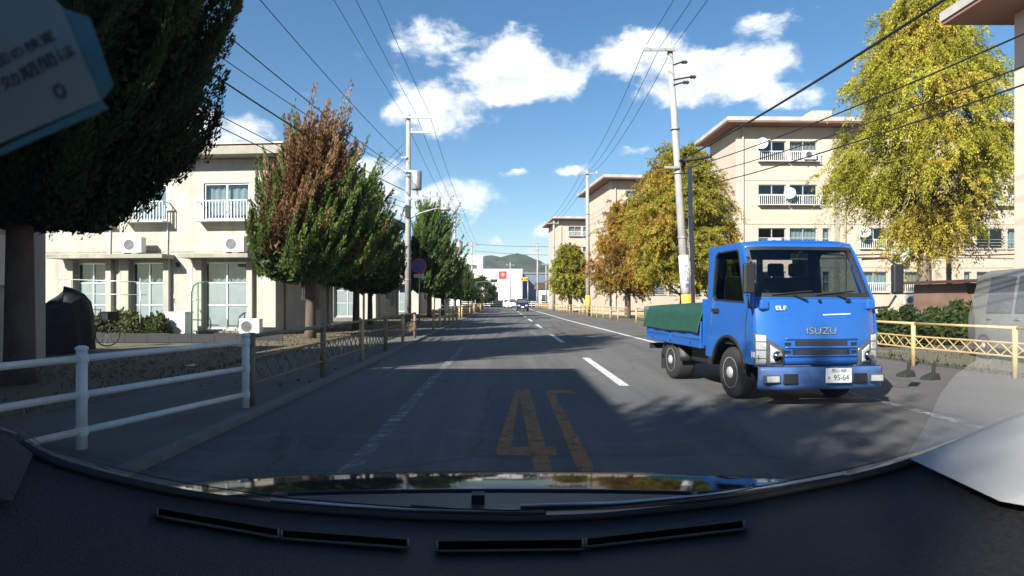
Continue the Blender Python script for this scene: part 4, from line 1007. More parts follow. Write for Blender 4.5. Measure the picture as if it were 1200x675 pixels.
CAB = {}
def wire(label, a, b, sag=.3, r=.012, group='overhead wires', n=14):
    a, b = Vector(a), Vector(b)
    pts = [a.lerp(b, i / n) - Vector((0, 0, sag * 4 * (i / n) * (1 - i / n))) for i in range(n + 1)]
    o = MB().tube(pts, r, 5).build('overhead_wire', 'cable', None, True)
    return tag(o, label, 'wire', group)
lx, ly = LP1
for k, (dx, w) in enumerate(((-.27, 'leftmost'), (.5, 'middle'), (1.27, 'rightmost'))):
    wire('power wire overhead from the left transformer pole towards the viewer, %s of three' % w, (lx + dx, ly - .16, 12.0), (lx + dx - .2, -2, 12.2), .35, .012)
    wire('power wire from the left transformer pole to the next pole beyond, %s of three' % w, (lx + dx, ly - .16, 12.0), (LP2[0] + dx * .8, LP2[1], 11.35), .5, .014)
    wire('power wire between the two far left poles, %s of three' % w, (LP2[0] + dx * .8, LP2[1], 11.35), (XZ(553, 104) + dx * .8, 104, 10.4), .4, .016)
for k, (zz, ze, xe, rr, w) in enumerate(((9.45, 8.4, -5.9, .013, 'highest'), (8.66, 6.75, -6.0, .016, 'second highest'), (8.6, 6.4, -6.5, .012, 'third highest'), (7.6, 5.9, -6.3, .022, 'thick middle'), (6.9, 5.25, -6.6, .012, 'second lowest'), (6.6, 4.9, -6.4, .012, 'lowest'))):
    wire('communication cable from the left pole past the browning conifer, %s' % w, (lx - .15, ly - .2, zz), (xe, 8.0, ze), .25, rr)
for k in range(3):
    wire('service wire from the left pole to the block roof, %s' % ['upper', 'middle', 'lower'][k], (lx - .2, ly - .2, 10.3 - .45 * k), (-11.5, 40, 6.9 - .1 * k), .25, .013)
rx, ry = RP1; tx = rx - .72
for k, (dx, w) in enumerate(((-.9, 'leftmost'), (-.35, 'middle'), (.15, 'rightmost'))):
    wire('power wire overhead from the leaning pole towards the viewer, %s of three' % w, (tx + dx, ry, 10.72), (tx + dx + .3, -12, 11.0), .35, .011)
    wire('power wire from the leaning pole to the tall straight pole, %s of three' % w, (tx + dx, ry, 10.72), (RP2[0] + dx * .9 + .3, RP2[1], 11.85), .6, .012)
    wire('power wire between the tall straight pole and the farthest right block, %s of three' % w, (RP2[0] + dx * .9 + .3, RP2[1], 11.85), (RP3[0] + dx, RP3[1], 11.05), .5, .014)
wire('thick black cable running up to the right across the yellow-green tree', (rx - .38, ry - .15, 6.45), (6.85, 5.0, 5.9), .18, .030)
MB_s = wire('thick coiled cable joint on the leaning pole', (rx - .36, ry - .25, 6.42), (rx + .45, ry - 1.2, 6.38), .02, .065, 'cable joints')
for k, (z0, Pend, rr, w) in enumerate(((6.1, (1200, 28, 9.0), .016, 'upper'), (5.75, (1200, 66, 9.0), .013, 'middle'), (5.35, (1200, 88, 9.5), .016, 'lower'))):
    e = P(*Pend); d = (e - Vector((rx - .3, ry - .15, z0))); e2 = e + d * .25
    wire('cable crossing in front of the yellow-green tree to the right block, %s' % w, (rx - .3, ry - .15, z0), e2, .22, rr)
wire('far wire crossing over the road end, upper', P(556, 286, 104), P(650, 289, 92), .15, .03); wire('far wire crossing over the road end, lower', P(556, 294, 104), P(650, 299, 92), .15, .03)

# ------------------------------------------------------------------ laundry, dishes on the right block
def on_A(x, dy, z):
    c, s = math.cos(R(1)), math.sin(R(1)); return Vector((13.9 + x * c - dy * s, 38 + x * s + dy * c, z))
def dish(label, x, z, dy=-.55):
    p = on_A(x, dy, z); t = thing('satellite_dish', label, 'satellite dish', p, R(1) + R(-25), 'satellite dishes on the balconies')
    MB().grid(20, 6, lambda a, b: (.33 * b * math.cos(a * 2 * math.pi), -.02 - .10 * (1 - b * b) * -1, .33 * b * math.sin(a * 2 * math.pi))).build('reflector', 'white', t, True, solid=.012)
    MB().tube([(0, .1, -.05), (0, .45, -.25)], .02, 6).build('mount', 'alu', t); MB().tube([(0, 0, -.3), (0, -.35, -.05)], .012, 6).build('feed_arm', 'alu', t)
dish('satellite dish on the top-floor left balcony', 1.35, 10.6); dish('satellite dish on the third-floor balcony', 3.0, 7.65); dish('satellite dish beside the second-floor laundry', 7.5, 5.35)
t = thing('hanging_laundry', 'white and blue laundry hanging below the second-floor window', 'laundry', on_A(9.5, -.5, 0), R(1))
MB().tube([(-.5, 0, 5.0), (2.3, 0, 5.0)], .018, 6).build('bar', 'alu', t)
x = -.4
for i, (w, h, m_) in enumerate(((.55, 1.0, 'cloth_w'), (.5, 1.35, 'cloth_w'), (.3, .9, 'cloth_b'), (.45, 1.1, 'cloth_w'), (.35, 1.3, 'cloth_d'), (.3, .7, 'cloth_b'))):
    MB().grid(8, 6, lambda a, b: (x + w * a, .05 * math.sin(a * 6 + i) * (b) - .02, 5.0 - h * b * (1 + .05 * math.sin(a * 5)))).build('garment', m_, t, True, solid=.01); x += w + .03
t = thing('reed_screen', 'tan reed screen hung at the second-floor window behind the tree', 'screen', on_A(11.9, -.2, 0), R(1))
for k in range(10): MB().box(k * .1, k * .1 + .092, -.02, 0, 4.1, 5.5).build('slat', 'bamboo', t)
t = thing('awning', 'dark striped awning beside the hanging laundry', 'awning', on_A(11.1, -.25, 0), R(1))
MB().hexa([(-.5, -.55, 4.9), (.5, -.55, 4.9), (.5, -.5, 4.9), (-.5, -.5, 4.9), (-.5, -.05, 5.6), (.5, -.05, 5.6), (.5, 0, 5.6), (-.5, 0, 5.6)]).build('fabric', 'cloth_d', t)
MB().tube([(-.52, -.55, 4.9), (.52, -.55, 4.9)], .02, 6).build('front_bar', 'alu', t)

for (x_, z_, lb) in ((4.3, 9.68, 'air conditioner unit on the top-floor balcony of the peach block'), (8.9, 7.06, 'air conditioner unit on the third-floor balcony left of the tall yellow tree'), (10.4, 1.0, 'air conditioner unit at ground level below the laundry'), (2.2, 4.42, 'air conditioner unit under the second-floor window above the truck cab')):
    aircon(lb, on_A(x_, -.28, z_ - .03), R(1))
    if z_ > 2: pass
# shed behind the van
t = thing('shed', 'small brown shed with a dark sloped roof beside the near block', 'shed', (XZ(1133, 20.5), 20.5, 0), R(4))
for i in range(7): MB().box(i * .62, i * .62 + .60, 0, .06, 0, 1.85).build('wall_panel', 'shed', t)
MB().box(0, .06, .062, 2.4, 0, 1.85).build('side_wall', 'shed', t); MB().box(4.28, 4.34, .062, 2.4, 0, 1.85).build('side_wall', 'shed', t)
MB().hexa([(-.35, -.45, 1.86), (4.7, -.45, 2.0), (4.7, 2.7, 2.0), (-.35, 2.7, 1.86), (-.35, -.45, 1.95), (4.7, -.45, 2.12), (4.7, 2.7, 2.12), (-.35, 2.7, 1.95)]).build('roof', 'metal_roof', t)
MB().box(1.4, 2.3, -.03, -.001, .02, 1.75).build('door', 'metal_roof', t)

# ------------------------------------------------------------------ cars
def wheel(parent, c, r, w, rim='steel_rim', sx=-1, name='wheel', holes=8):
    """wheel with its axis along local x; outer face on the sx side"""
    x, y, z = c
    o = MB().lathe([(r * .60, -w / 2), (r * .90, -w / 2), (r * .985, -w / 2 + .03), (r, -w * .25), (r, w * .25), (r * .985, w / 2 - .03), (r * .90, w / 2), (r * .60, w / 2)], 'x', 32, c).build(name, 'rubber', parent, True)
    for k in range(1): pass
    rm = MB().lathe([(r * .60, sx * (w / 2 - .03)), (r * .60, sx * (w / 2 + .004)), (r * .55, sx * (w / 2 - .01)), (r * .48, sx * (w / 2 - .055)), (r * .25, sx * (w / 2 - .03)), (r * .22, sx * (w / 2 + .015)), (r * .1, sx * (w / 2 + .03)), (.002, sx * (w / 2 + .03))], 'x', 28, c).build('rim', rim, o, True)
    hb = MB()
    for i in range(holes):
        a = 2 * math.pi * i / holes; cy, cz = y + r * .42 * math.cos(a), z + r * .42 * math.sin(a)
        hb.lathe([(.028, sx * (w / 2 - .052)), (.026, sx * (w / 2 - .036))], 'x', 8, (x, cy, cz))
    hb.build('rim_holes', 'dark', rm)
    return o
def box_car(label, name, loc, rz, paint, L_=3.4, Wd=1.48, Hh=1.55, hood=.55, group=None, front=True):
    """small car: local y = 0 at the face turned to the viewer, body extends to +y"""
    t = thing(name, label, 'car' if Hh < 1.75 else 'van', loc, rz, group)
    prof = [(0.02, .22), (0, .42), (.02, .75), (hood * .5, .90), (hood, .97), (hood + .42, Hh - .10), (hood + .75, Hh), (L_ - .55, Hh - .01), (L_ - .18, Hh - .12), (L_ - .03, .95), (L_, .6), (L_ - .02, .22)]
    hw = Wd / 2
    def sidex(z): return hw - .16 * max(0, (z - .93) / (Hh - .93)) ** 1.2 - .03 * max(0, (.5 - z) / .3)
    m = MB(); n = len(prof)
    for s in (-1, 1):
        for (y, z) in prof: m.v.append((s * sidex(z), y, z))
    m.f = [tuple(range(n)), tuple(n + i for i in range(n))] + [(i, (i + 1) % n, n + (i + 1) % n, n + i) for i in range(n)]
    m.build('body', paint, t, True, bevel=.05, segs=3)
    ws = MB().hexa([(-hw + .13, hood + .0, 1.0), (hw - .13, hood, 1.0), (hw - .13, hood + .03, 1.0), (-hw + .13, hood + .03, 1.0), (-hw + .24, hood + .385, Hh - .13), (hw - .24, hood + .385, Hh - .13), (hw - .24, hood + .42, Hh - .13), (-hw + .24, hood + .42, Hh - .13)])
    for i in range(len(ws.v)): ws.v[i] = (ws.v[i][0], ws.v[i][1] - .012, ws.v[i][2] + .006)
    ws.build('windscreen', 'lens_dark', t)
    for s in (-1, 1):
        for (ya, yb) in ((hood + .45, hood + 1.35), (hood + 1.45, min(hood + 2.3, L_ - .35))):
            xa, xb = s * (sidex(1.02) + .003), s * (sidex(Hh - .16) + .003)
            w = MB().hexa([(xa, ya, 1.02), (xa, yb, 1.02), (xa - s * .02, yb, 1.02), (xa - s * .02, ya, 1.02), (xb, ya + .22 * (ya < 1.2), Hh - .16), (xb, yb, Hh - .16), (xb - s * .02, yb, Hh - .16), (xb - s * .02, ya + .22 * (ya < 1.2), Hh - .16)])
            w.build('side_window', 'lens_dark', t)
            MB().box(min(s * hw, s * (hw + .02)), max(s * hw, s * (hw + .02)), yb - .2, yb - .05, .88, .91).build('door_handle', paint, t)
        MB().box(s * (hw - .30) - .15, s * (hw - .30) + .15, -.012, .05, .60, .76).build('headlight' if front else 'tail_light', 'lens' if front else 'red_lens', t, bevel=.01)
        MB().box(min(s * hw, s * (hw + .17)), max(s * hw, s * (hw + .17)), hood + .38, hood + .46, .98, 1.13).build('mirror', paint, t, bevel=.02)
        for yy in (.62, L_ - .62): wheel(t, (s * (hw - .09), yy, .28), .28, .17, sx=s, holes=6)
    MB().box(-.165, .165, -.03, -.004, .42, .58).build('number_plate', 'plate', t)
    MB().box(-.42, .42, -.010, .02, .26, .37).build('lower_grille', 'dark', t)
    return t
box_car('dark navy car coming down the road in the distance', 'oncoming_car', (XZ(612.5, 74), 74, 0), 0, 'navy', Hh=1.5)
box_car('white car just behind the dark navy car', 'oncoming_car', (XZ(602.5, 101), 101, 0), R(20), 'white', Hh=1.6)
box_car('silver van parked behind the right fence', 'parked_van', (11.05, 11.2, 0), R(-8), 'silver', L_=3.4, Wd=1.6, Hh=1.95, hood=.40)

# ------------------------------------------------------------------ the blue truck
def truck():
    Wt = 1.60
    t = thing('flatbed_truck', 'blue flatbed truck with a green tarpaulin coming towards the viewer', 'truck', (3.02, 7.42, 0), R(6.5))
    hw = Wt / 2
    ZB, ZT = 1.30, 2.02                       # base of the windscreen, roof
    def py(z):                                # front profile, y of the face at height z
        return float(np.interp(z, [.2, .5, .55, .8, 1.05, 1.3, 1.65, 1.95, 2.02], [.09, .09, .075, .075, .095, .135, .30, .455, .52]))
    def px(u, z):                             # u in -1..1
        tap = .055 * max(0, (z - ZB) / (ZT - ZB)) ** 1.1
        return hw + u * (hw - tap)
    def bow(u): return .015 + .12 * abs(u) ** 4.5
    def front(u, z, w=0): return (px(u, z), py(z) + bow(u) + w, z)
    # front panel
    MB().grid(36, 14, lambda a, b: front(-1 + 2 * a, .50 + (ZB - .50) * b)).build('front_panel', 'blue', t, True, solid=.02)
    # windscreen frame and glass
    gl = lambda a, b: front(-.93 + 1.86 * a, ZB + .035 + (1.945 - ZB - .035) * b, .004)
    MB().grid(30, 10, gl).build('windscreen', 'truck_glass', t, True)
    fr = MB()
    fr.grid(30, 1, lambda a, b: front(-1 + 2 * a, ZB + .04 * b + .001)); fr.grid(30, 2, lambda a, b: front(-1 + 2 * a, 1.94 + .08 * b))
    for s in (-1, 1): fr.grid(2, 10, lambda a, b: front(s * (.925 + .075 * a), ZB + .04 + (1.94 - ZB - .04) * b))
    fr.build('windscreen_frame', 'blue', t, True, solid=.025)
    sl = MB(); sl.grid(30, 1, lambda a, b: front(-.94 + 1.88 * a, ZB + .02 + .05 * b, -.004)); sl.grid(30, 1, lambda a, b: front(-.94 + 1.88 * a, 1.915 + .045 * b, -.004))
    for s in (-1, 1): sl.grid(1, 10, lambda a, b: front(s * (.905 + .035 * a), ZB + .05 + (1.93 - ZB - .05) * b, -.004))
    sl.build('windscreen_seal', 'dark', t, True)
    # roof and back
    yb = 1.55
    def roof(a, b):
        y = .52 + .015 + (yb - .535) * b; u = -1 + 2 * a
        return (px(u, 2.02), y + bow(u) * (1 - b), 2.02 + .045 * (1 - abs(u) ** 4) * math.sin(math.pi * min(1, b * 1.0 + .12) * .9) ** .5)
    MB().grid(24, 8, roof).build('cab_roof', 'blue', t, True, solid=.03)
    MB().plate(rect(.06, Wt - .06, .62, 2.03), [rect(.30, .76, 1.42, 1.86), rect(.84, 1.30, 1.42, 1.86)], lambda u, v, w: (u, yb - .03 + w, v), 0, .03).build('cab_rear_wall', 'blue', t)
    # cab sides with window opening and wheel arch
    arc = [(.87 + .44 * math.cos(a), .32 + .44 * math.sin(a)) for a in [math.pi * (1 - k / 14) for k in range(15)]]
    fe = [(py(z) + .11, z) for z in (.50, .7, .9, 1.1, 1.3, 1.5, 1.7, 1.9, 2.02)]
    outer = [(fe[0][0], .36)] + fe + [(yb, 2.02), (yb, .42)] + [(.87 + .44, .36)] + list(reversed(arc))[0:0]
    outer = [(fe[0][0], .50)] + fe[1:] + [(yb, 2.02), (yb, .50), (1.36, .50)] + [(.87 + .46 * math.cos(a), .34 + .46 * math.sin(a)) for a in [math.pi * k / 14 for k in range(2, 13)]] + [(.40, .50)]
    hole = [(.44, 1.27), (1.24, 1.30), (1.30, 1.36), (1.30, 1.86), (1.24, 1.92), (.72, 1.92), (.67, 1.88)]
    for s in (-1, 1):
        def side(u, v, w, s=s):
            tap = .055 * max(0, (v - ZB) / (ZT - ZB)) ** 1.1
            return (hw + s * (hw - tap - w), u, v)
        pn = MB().plate(outer, [hole], side, .0, .03).build('cab_side', 'blue', t)
        MB().plate(hole, [], side, .012, .017).build('side_window', 'truck_glass', pn)
        sm = MB()
        rim_o = [(u + (-.02 if u < .85 else .02), v + (-.02 if v < 1.5 else .02)) for u, v in hole]
        sm.plate(rim_o, [hole], side, -.006, .02); sm.build('window_seal', 'dark', pn)
        dl = MB()                                   # door shut lines and swage
        for (a, b) in (((1.36, .80), (1.36, 1.97)), ((.40, .98), (.34, 1.20)), ((.40, .80), (.40, .98))):
            p0, p1 = side(*a, -.002), side(*b, -.002); dl.tube([p0, p1], .006, 5)
        dl.build('door_gap', 'dark', pn)
        MB().plate(rect(1.12, 1.30, 1.12, 1.17), [], side, -.03, -.004).build('door_handle', 'dark', pn)
        ar = MB().tube([side(.87 + .47 * math.cos(a), .34 + .47 * math.sin(a), .0) for a in [math.pi * (k / 16) for k in range(1, 16)]], .022, 6)
        ar.build('wheel_arch', 'dark', t, True)
        # corner panel, mirror on its arm
        mx = hw + s * (hw + .10)
        mr = MB().tube([(hw + s * (hw - .03), .28, 1.18), (mx, .12, 1.20), (mx + s * .05, .06, 1.34)], .014, 6).tube([(hw + s * (hw - .05), .40, 1.80), (mx, .16, 1.80), (mx + s * .04, .06, 1.72)], .012, 6).build('mirror_arm', 'dark', t, True)
        MB().box(mx + s * .05 - .068, mx + s * .05 + .068, .0, .07, 1.36, 1.72).build('mirror', 'dark', mr, bevel=.025, segs=3)
        MB().box(mx + s * .05 - .055, mx + s * .05 + .055, .071, .075, 1.38, 1.70).build('mirror_glass', 'chrome', mr)
        # lower front corner and lamp
        def lampq(u0, u1, z0, z1, z0b, z1b, off, nm, mt, par):
            return MB().grid(8, 6, lambda a, b: front(s * (u0 + (u1 - u0) * a), (z0 + (z0b - z0) * a) + ((z1 + (z1b - z1) * a) - (z0 + (z0b - z0) * a)) * b, off)).build(nm, mt, par, True, solid=.012)
        hl = lampq(.60, .995, .475, .70, .475, .90, -.012, 'headlight', 'lens_dark', t)
        lampq(.66, .80, .53, .67, .53, .75, -.026, 'reflector', 'lens', hl); lampq(.85, .98, .50, .86, .50, .87, -.024, 'side_lens', 'lens', hl)
        for k in range(3): lampq(.845, .985, .58 + .1 * k, .59 + .1 * k, .58 + .1 * k, .59 + .1 * k, -.028, 'lamp_rib', 'lens_dark', hl)
        rf = MB().lathe([(.06, 0), (.05, .02), (.02, .035)], 'y', 16, (px(s * .73, .6), py(.6) - .035, .62)).build('bulb_bowl', 'chrome', hl, True)
        # small round fender mirror / marker on the front corner
        MB().box(px(s * .86, 1.2) - .055, px(s * .86, 1.2) + .055, py(1.2) + .02, py(1.2) + .10, 1.17, 1.29).build('corner_cap', 'blue', t, bevel=.02)
    # grille slots
    gr = MB()
    for (z0, z1, u) in ((.735, .795, .42), (.625, .69, .46)): gr.grid(20, 1, lambda a, b: front(-u + 2 * u * a, z0 + (z1 - z0) * b, -.004))
    for s in (-1, 1):
        for (z0, z1) in ((.735, .775), (.64, .68)): gr.grid(6, 1, lambda a, b: front(s * (.48 + .10 * a), z0 + (z1 - z0) * b, -.004))
    grille = gr.build('grille', 'dark', t)
    gb = MB()
    for z in (.705, .605, .81): gb.grid(24, 1, lambda a, b: front(-.58 + 1.16 * a, z + .02 * b, -.016))
    gb.build('grille_bar', 'blue', grille, True, solid=.015)
    ms = MB()
    for z in (.75, .765, .78, .64, .655, .67): ms.grid(16, 1, lambda a, b: front(-.40 + .8 * a, z + .004 * b, -.007))
    ms.build('grille_mesh', 'lens_dark', grille)
    # badges
    y0 = py(.93) + .004
    text_obj('ISUZU', .115, 'chrome', t, (hw, y0, .91), (R(88), 0, 0), .006, 'badge', 1.25)
    text_obj('ELF', .075, 'plate', t, (.31, py(1.19) + .012, 1.185), (R(80), 0, 0), .006, 'badge', 1.3)
    text_obj('10.1', .10, 'plate', t, (-.006, .17, .62), (R(90), 0, R(-90)), .002, 'decal', 1.0)
    MB().grid(6, 1, lambda a, b: front(.05 + .45 * a, 1.10 + .012 * b + .012 * a, -.003)).build('decal', 'plate', t)
    # bumper with openings
    def bump(u, z, w=0):
        return (hw + u * (hw + .0), .0 + .10 * abs(u) ** 6 + w + (.02 if z < .3 else 0), z)
    us = [-1, -.90, -.72, -.55, -.36, -.17, .17, .36, .55, .72, .90, 1]
    bm_ = MB().grid(44, 5, lambda a, b: bump(-1 + 2 * a, .22 + .27 * b)); 
    bu = bm_.build('bumper', 'blue_dull', t, True, solid=.06)
    MB().grid(44, 1, lambda a, b: (bump(-1 + 2 * a, .49)[0], bump(-1 + 2 * a, .49)[1] + .10 * b, .49)).build('bumper_top', 'blue_dull', bu, True)
    for s in (-1, 1):
        MB().box(hw + s * .44 - .09, hw + s * .44 + .09, -.006, .03, .29, .41).build('tow_opening', 'dark', bu, bevel=.008)
        MB().box(hw + s * .66 - .10, hw + s * .66 + .10, -.008 + .012, .06, .30, .40).build('fog_lamp_bezel', 'lens_dark', bu, bevel=.01)
        MB().box(hw + s * .66 - .075, hw + s * .66 + .075, -.002, .004, .315, .385).build('fog_lamp', 'lens', bu)
    pl = MB().box(hw - .02, hw + .31, -.035, -.02, .30, .475).build('number_plate', 'plate', t, bevel=.005)
    text_obj('岡山 400', .05, 'green_ink', pl, (hw + .145, -.036, .443), depth=.001)
    text_obj('95-64', .098, 'green_ink', pl, (hw + .172, -.0365, .360), depth=.001, sx=.86); text_obj('き', .05, 'green_ink', pl, (hw + .015, -.036, .355), depth=.001)
    # wipers
    for (ua, ub) in ((-.72, -.08), (-.02, .62)):
        wp = MB(); wp.tube([front(ua + (ub - ua) * k / 8, ZB + .05 + .045 * k / 8, -.022) for k in range(9)], .010, 5)
        wp.tube([front(ub - .12, ZB - .02, -.03), front((ua + ub) / 2, ZB + .05, -.035)], .012, 5)
        wp.build('wiper', 'dark', t)
    MB().tube([front(.0, ZB - .03, -.02), front(.0, ZB - .01, -.03)], .02, 6).tube([front(.45, ZB - .03, -.02), front(.45, ZB - .01, -.03)], .02, 6).build('washer_nozzle', 'dark', t)
    # interior
    MB().box(.10, Wt - .10, .36, .80, .85, 1.30).build('dashboard', 'dark', t, bevel=.06); MB().box(.06, Wt - .06, .30, 1.5, .70, .78).build('cab_floor', 'dark', t)
    for xx in (.42, .95, 1.26):
        st = MB().box(xx - .2, xx + .2, 1.30, 1.44, 1.0, 1.60).box(xx - .2, xx + .2, .95, 1.295, .98, 1.10).build('seat', 'rubber', t, bevel=.05)
        MB().box(xx - .11, xx + .11, 1.33, 1.42, 1.62, 1.80).build('headrest', 'rubber', st, bevel=.03)
    sw = MB(); c0 = Vector((.42, .86, 1.30)); ax1 = Vector((1, 0, 0)); ax2 = Vector((0, .55, .83))
    sw.tube([c0 + (ax1 * math.cos(a) + ax2 * math.sin(a)) * .20 for a in [2 * math.pi * i / 24 for i in range(25)]], .014, 6, False); sw.tube([c0 - ax1 * .2, c0 + ax1 * .2], .014, 6); sw.tube([c0, c0 + Vector((0, -.2, -.18))], .02, 6)
    sw.build('steering_wheel', 'dark', t)
    MB().box(hw - .12, hw + .12, .56, .60, 1.80, 1.88).tube([(hw, .58, 1.88), (hw, .58, 1.97)], .01, 6).build('rear_view_mirror', 'lens_dark', t); MB().box(hw - .02, hw + .02, .50, .53, 1.88, 1.93).build('inspection_sticker', 'cloth_b', t)
    # chassis, wheels, bed
    Y1, Y2 = .87, 2.93
    ch = MB()
    for xx in (.42, Wt - .50): ch.box(xx, xx + .08, .5, 3.9, .42, .56)
    for yy in (1.0, 1.7, 2.4, 3.2, 3.85): ch.box(.44, Wt - .44, yy, yy + .06, .44, .54)
    ch.box(.15, Wt - .15, Y1 - .05, Y1 + .05, .27, .37); ch.box(.15, Wt - .15, Y2 - .06, Y2 + .06, .25, .37)
    ch.build('chassis', 'dark', t)
    MB().box(.16, .44, 1.75, 2.45, .34, .62).build('fuel_tank', 'dark', t, bevel=.04); MB().box(1.18, 1.46, 1.7, 2.2, .34, .62).build('battery_box', 'dark', t, bevel=.02)
    for s in (-1, 1):
        xo = hw + s * (hw - .13)
        wheel(t, (xo, Y1, .335), .335, .20, sx=s); wheel(t, (hw + s * (hw - .17), Y2, .315), .315, .30, sx=s)
        MB().grid(1, 16, lambda a, b: (hw + s * (hw - .32 + .30 * a), Y2 + .40 * math.cos(math.pi * (.0 + 1.0 * b)), .33 + .40 * math.sin(math.pi * (.0 + 1.0 * b)))).build('mudguard', 'dark', t, True, solid=.01)
        MB().box(hw + s * (hw - .17) - .15, hw + s * (hw - .17) + .15, Y2 + .42, Y2 + .43, .12, .42).build('mud_flap', 'rubber', t)
    yB0, yB1 = 1.66, 3.95; zb = .68
    bed = MB().box(-.0, Wt, yB0, yB1, zb - .08, zb).build('bed_floor', 'blue_dull', t)
    for xx in (-.03, Wt + .005):
        for (ya, yb_) in ((yB0, (yB0 + yB1) / 2 - .02), ((yB0 + yB1) / 2 + .02, yB1)):
            sb = MB().box(xx, xx + .025, ya, yb_, zb - .09, zb + .30).build('side_board', 'blue', t, bevel=.006)
            rb = MB(); xs_ = xx - .014 if xx < 0 else xx + .025
            for zz in (.60, .72, .84): rb.box(xs_, xs_ + .014, ya + .03, yb_ - .03, zz, zz + .05)
            rb.build('rib', 'blue', sb)
    MB().box(0, Wt, yB1, yB1 + .025, zb - .09, zb + .30).build('tail_board', 'blue', t); MB().box(0, Wt, yB0 - .03, yB0 - .003, zb - .05, zb + .62).build('head_board', 'blue', t)
    for s in (-1, 1): MB().box(hw + s * .62 - .14, hw + s * .62 + .14, yB1 - .02, yB1 + .05, .42, .52).build('tail_light', 'dark', t)
    for yy in (2.0, 2.8, 3.6):
        MB().tube([(-.035, yy, zb - .06), (-.035, yy, zb - .02)], .016, 6).build('hook', 'dark', bed)
    # tarpaulin draped over the load
    g = np.random.default_rng(5)
    xs = [-.075, -.06, -.055, -.02, .25, .55, .8, 1.05, 1.35, Wt + .02, Wt + .055, Wt + .06, Wt + .075]
    def tarp(a, b):
        k = a * (len(xs) - 1); i = min(int(k), len(xs) - 2); f = k - i; x = xs[i] * (1 - f) + xs[i + 1] * f
        y = yB0 - .01 + (yB1 + .03 - yB0 + .01) * b
        top = 1.17 + .075 * math.sin(math.pi * min(1, max(0, b * 1.05))) ** .7 * (1 - ((x - hw) / hw) ** 2 * .8) + .012 * math.sin(b * 17 + x * 5)
        low = .81 + .008 * math.sin(b * 9)
        e = min(1, max(0, (min(x + .075, Wt + .075 - x)) / .075))
        z = low + (top - low) * min(1, e * 1.02)
        xw = x + (.012 * math.sin(b * 26 + z * 9) if e < .95 else 0) * (-1 if x < hw else 1)
        return (xw, y, z)
    MB().grid(60, 48, tarp).build('tarpaulin', 'tarp', t, True, solid=.006)
    MB().grid(10, 6, lambda a, b: (-.07 + (Wt + .14) * a, yB1 + .036 + .01 * math.sin(a * 14), .82 + (.35 + .05 * math.sin(math.pi * a)) * b)).build('tarpaulin_end', 'tarp', t, True, solid=.005)
    return t
truck()

# ------------------------------------------------------------------ far end: factory, warehouse, hill
t = thing('factory', 'white factory with a red square sign at the road end', 'factory', (0, 150, 0))
fx0, fx1 = XZ(541, 150), XZ(612, 150)
MB().plate(rect(fx0, fx1, 0, 8.5), [rect(XZ(571, 150), XZ(584, 150), 0, 3.3)], FR, 0, .3).build('front_wall', 'factory', t)
MB().box(fx1 - .3, fx1 - .001, .302, 30, 0, 8.5).build('side_wall', 'factory_blue', t); MB().box(fx0, fx0 + .3, .302, 30, 0, 8.5).build('side_wall', 'factory', t)
MB().box(fx0 - .1, fx1 + .1, -.1, 30, 8.502, 8.75).build('roof', 'factory', t); MB().box(XZ(571, 150), XZ(584, 150), 3, 3.1, 0, 3.3).build('loading_door', 'pole_steel', t)
MB().box(XZ(584.5, 150), XZ(593.5, 150), -.12, -.002, 6.4, 8.2).build('sign_panel', 'red_sign', t)
MB().box(XZ(588.2, 150), XZ(590.6, 150), -.14, -.121, 7.1, 7.7).build('sign_mark', 'plate', t)
for px in (574, 578): MB().box(XZ(px, 150), XZ(px + 2.6, 150), -.05, -.002, 4.6, 5.5).build('window', 'glass', t)
for k in range(7): MB().box(fx1 - .02 + .02, fx1 + .06, 3 + k * 3.7, 5.2 + k * 3.7, 4.9, 5.9).build('window', 'lens_dark', t)
t = thing('factory', 'taller white factory wing with dark windows, behind the left conifers', 'factory', (0, 175, 0))
a, b = XZ(505, 175), XZ(565.5, 175)
MB().box(a, b, 0, 20, 0, 13.4).build('wall', 'factory', t); MB().box(a - .2, b + .2, -.2, 20.2, 13.402, 13.8).build('roof', 'factory', t)
for px in (547, 554): MB().box(XZ(px, 175), XZ(px + 5, 175), -.05, -.002, 9.5, 11.2).build('window', 'lens_dark', t)
t = thing('warehouse', 'grey-blue warehouse to the right of the white factory', 'warehouse', (XZ(612.5, 165), 165, 0), R(12))
MB().box(0, 18, 0, 30, 0, 8.2).build('wall', 'factory_blue', t); MB().box(-.2, 18.2, -.2, 30, 8.202, 8.6).build('roof', 'pole_steel', t)
for k in range(8): MB().box(.8 + k * 2.1, 2.5 + k * 2.1, -.05, -.002, 4.6, 5.5).build('window', 'lens_dark', t)
MB().box(4, 7, -.06, -.002, 1.0, 3.6).build('door', 'factory', t)
for (px, y, w, h, d, lb, m_) in ((646, 128, 5.5, 3.6, 6, 'low white house right of the far junction', 'factory'), (500, 140, 9, 7.5, 10, 'white house hidden behind the left conifers', 'factory')):
    t = thing('house', lb, 'house', (XZ(px, y), y, 0))
    MB().box(-w / 2, w / 2, 0, d, 0, h).build('wall', m_, t)
    MB().add([(-w / 2 - .4, -.4, h), (w / 2 + .4, -.4, h), (w / 2 + .4, d + .4, h), (-w / 2 - .4, d + .4, h), (-w / 2 - .4, d / 2, h + 1.4), (w / 2 + .4, d / 2, h + 1.4)], [(0, 1, 5, 4), (2, 3, 4, 5), (0, 4, 3), (1, 2, 5), (0, 3, 2, 1)]).build('roof', 'metal_roof', t)
    for k in (-1, 1): MB().box(k * w * .25 - .6, k * w * .25 + .6, -.04, -.002, h * .35, h * .35 + 1.2).build('window', 'lens_dark', t)
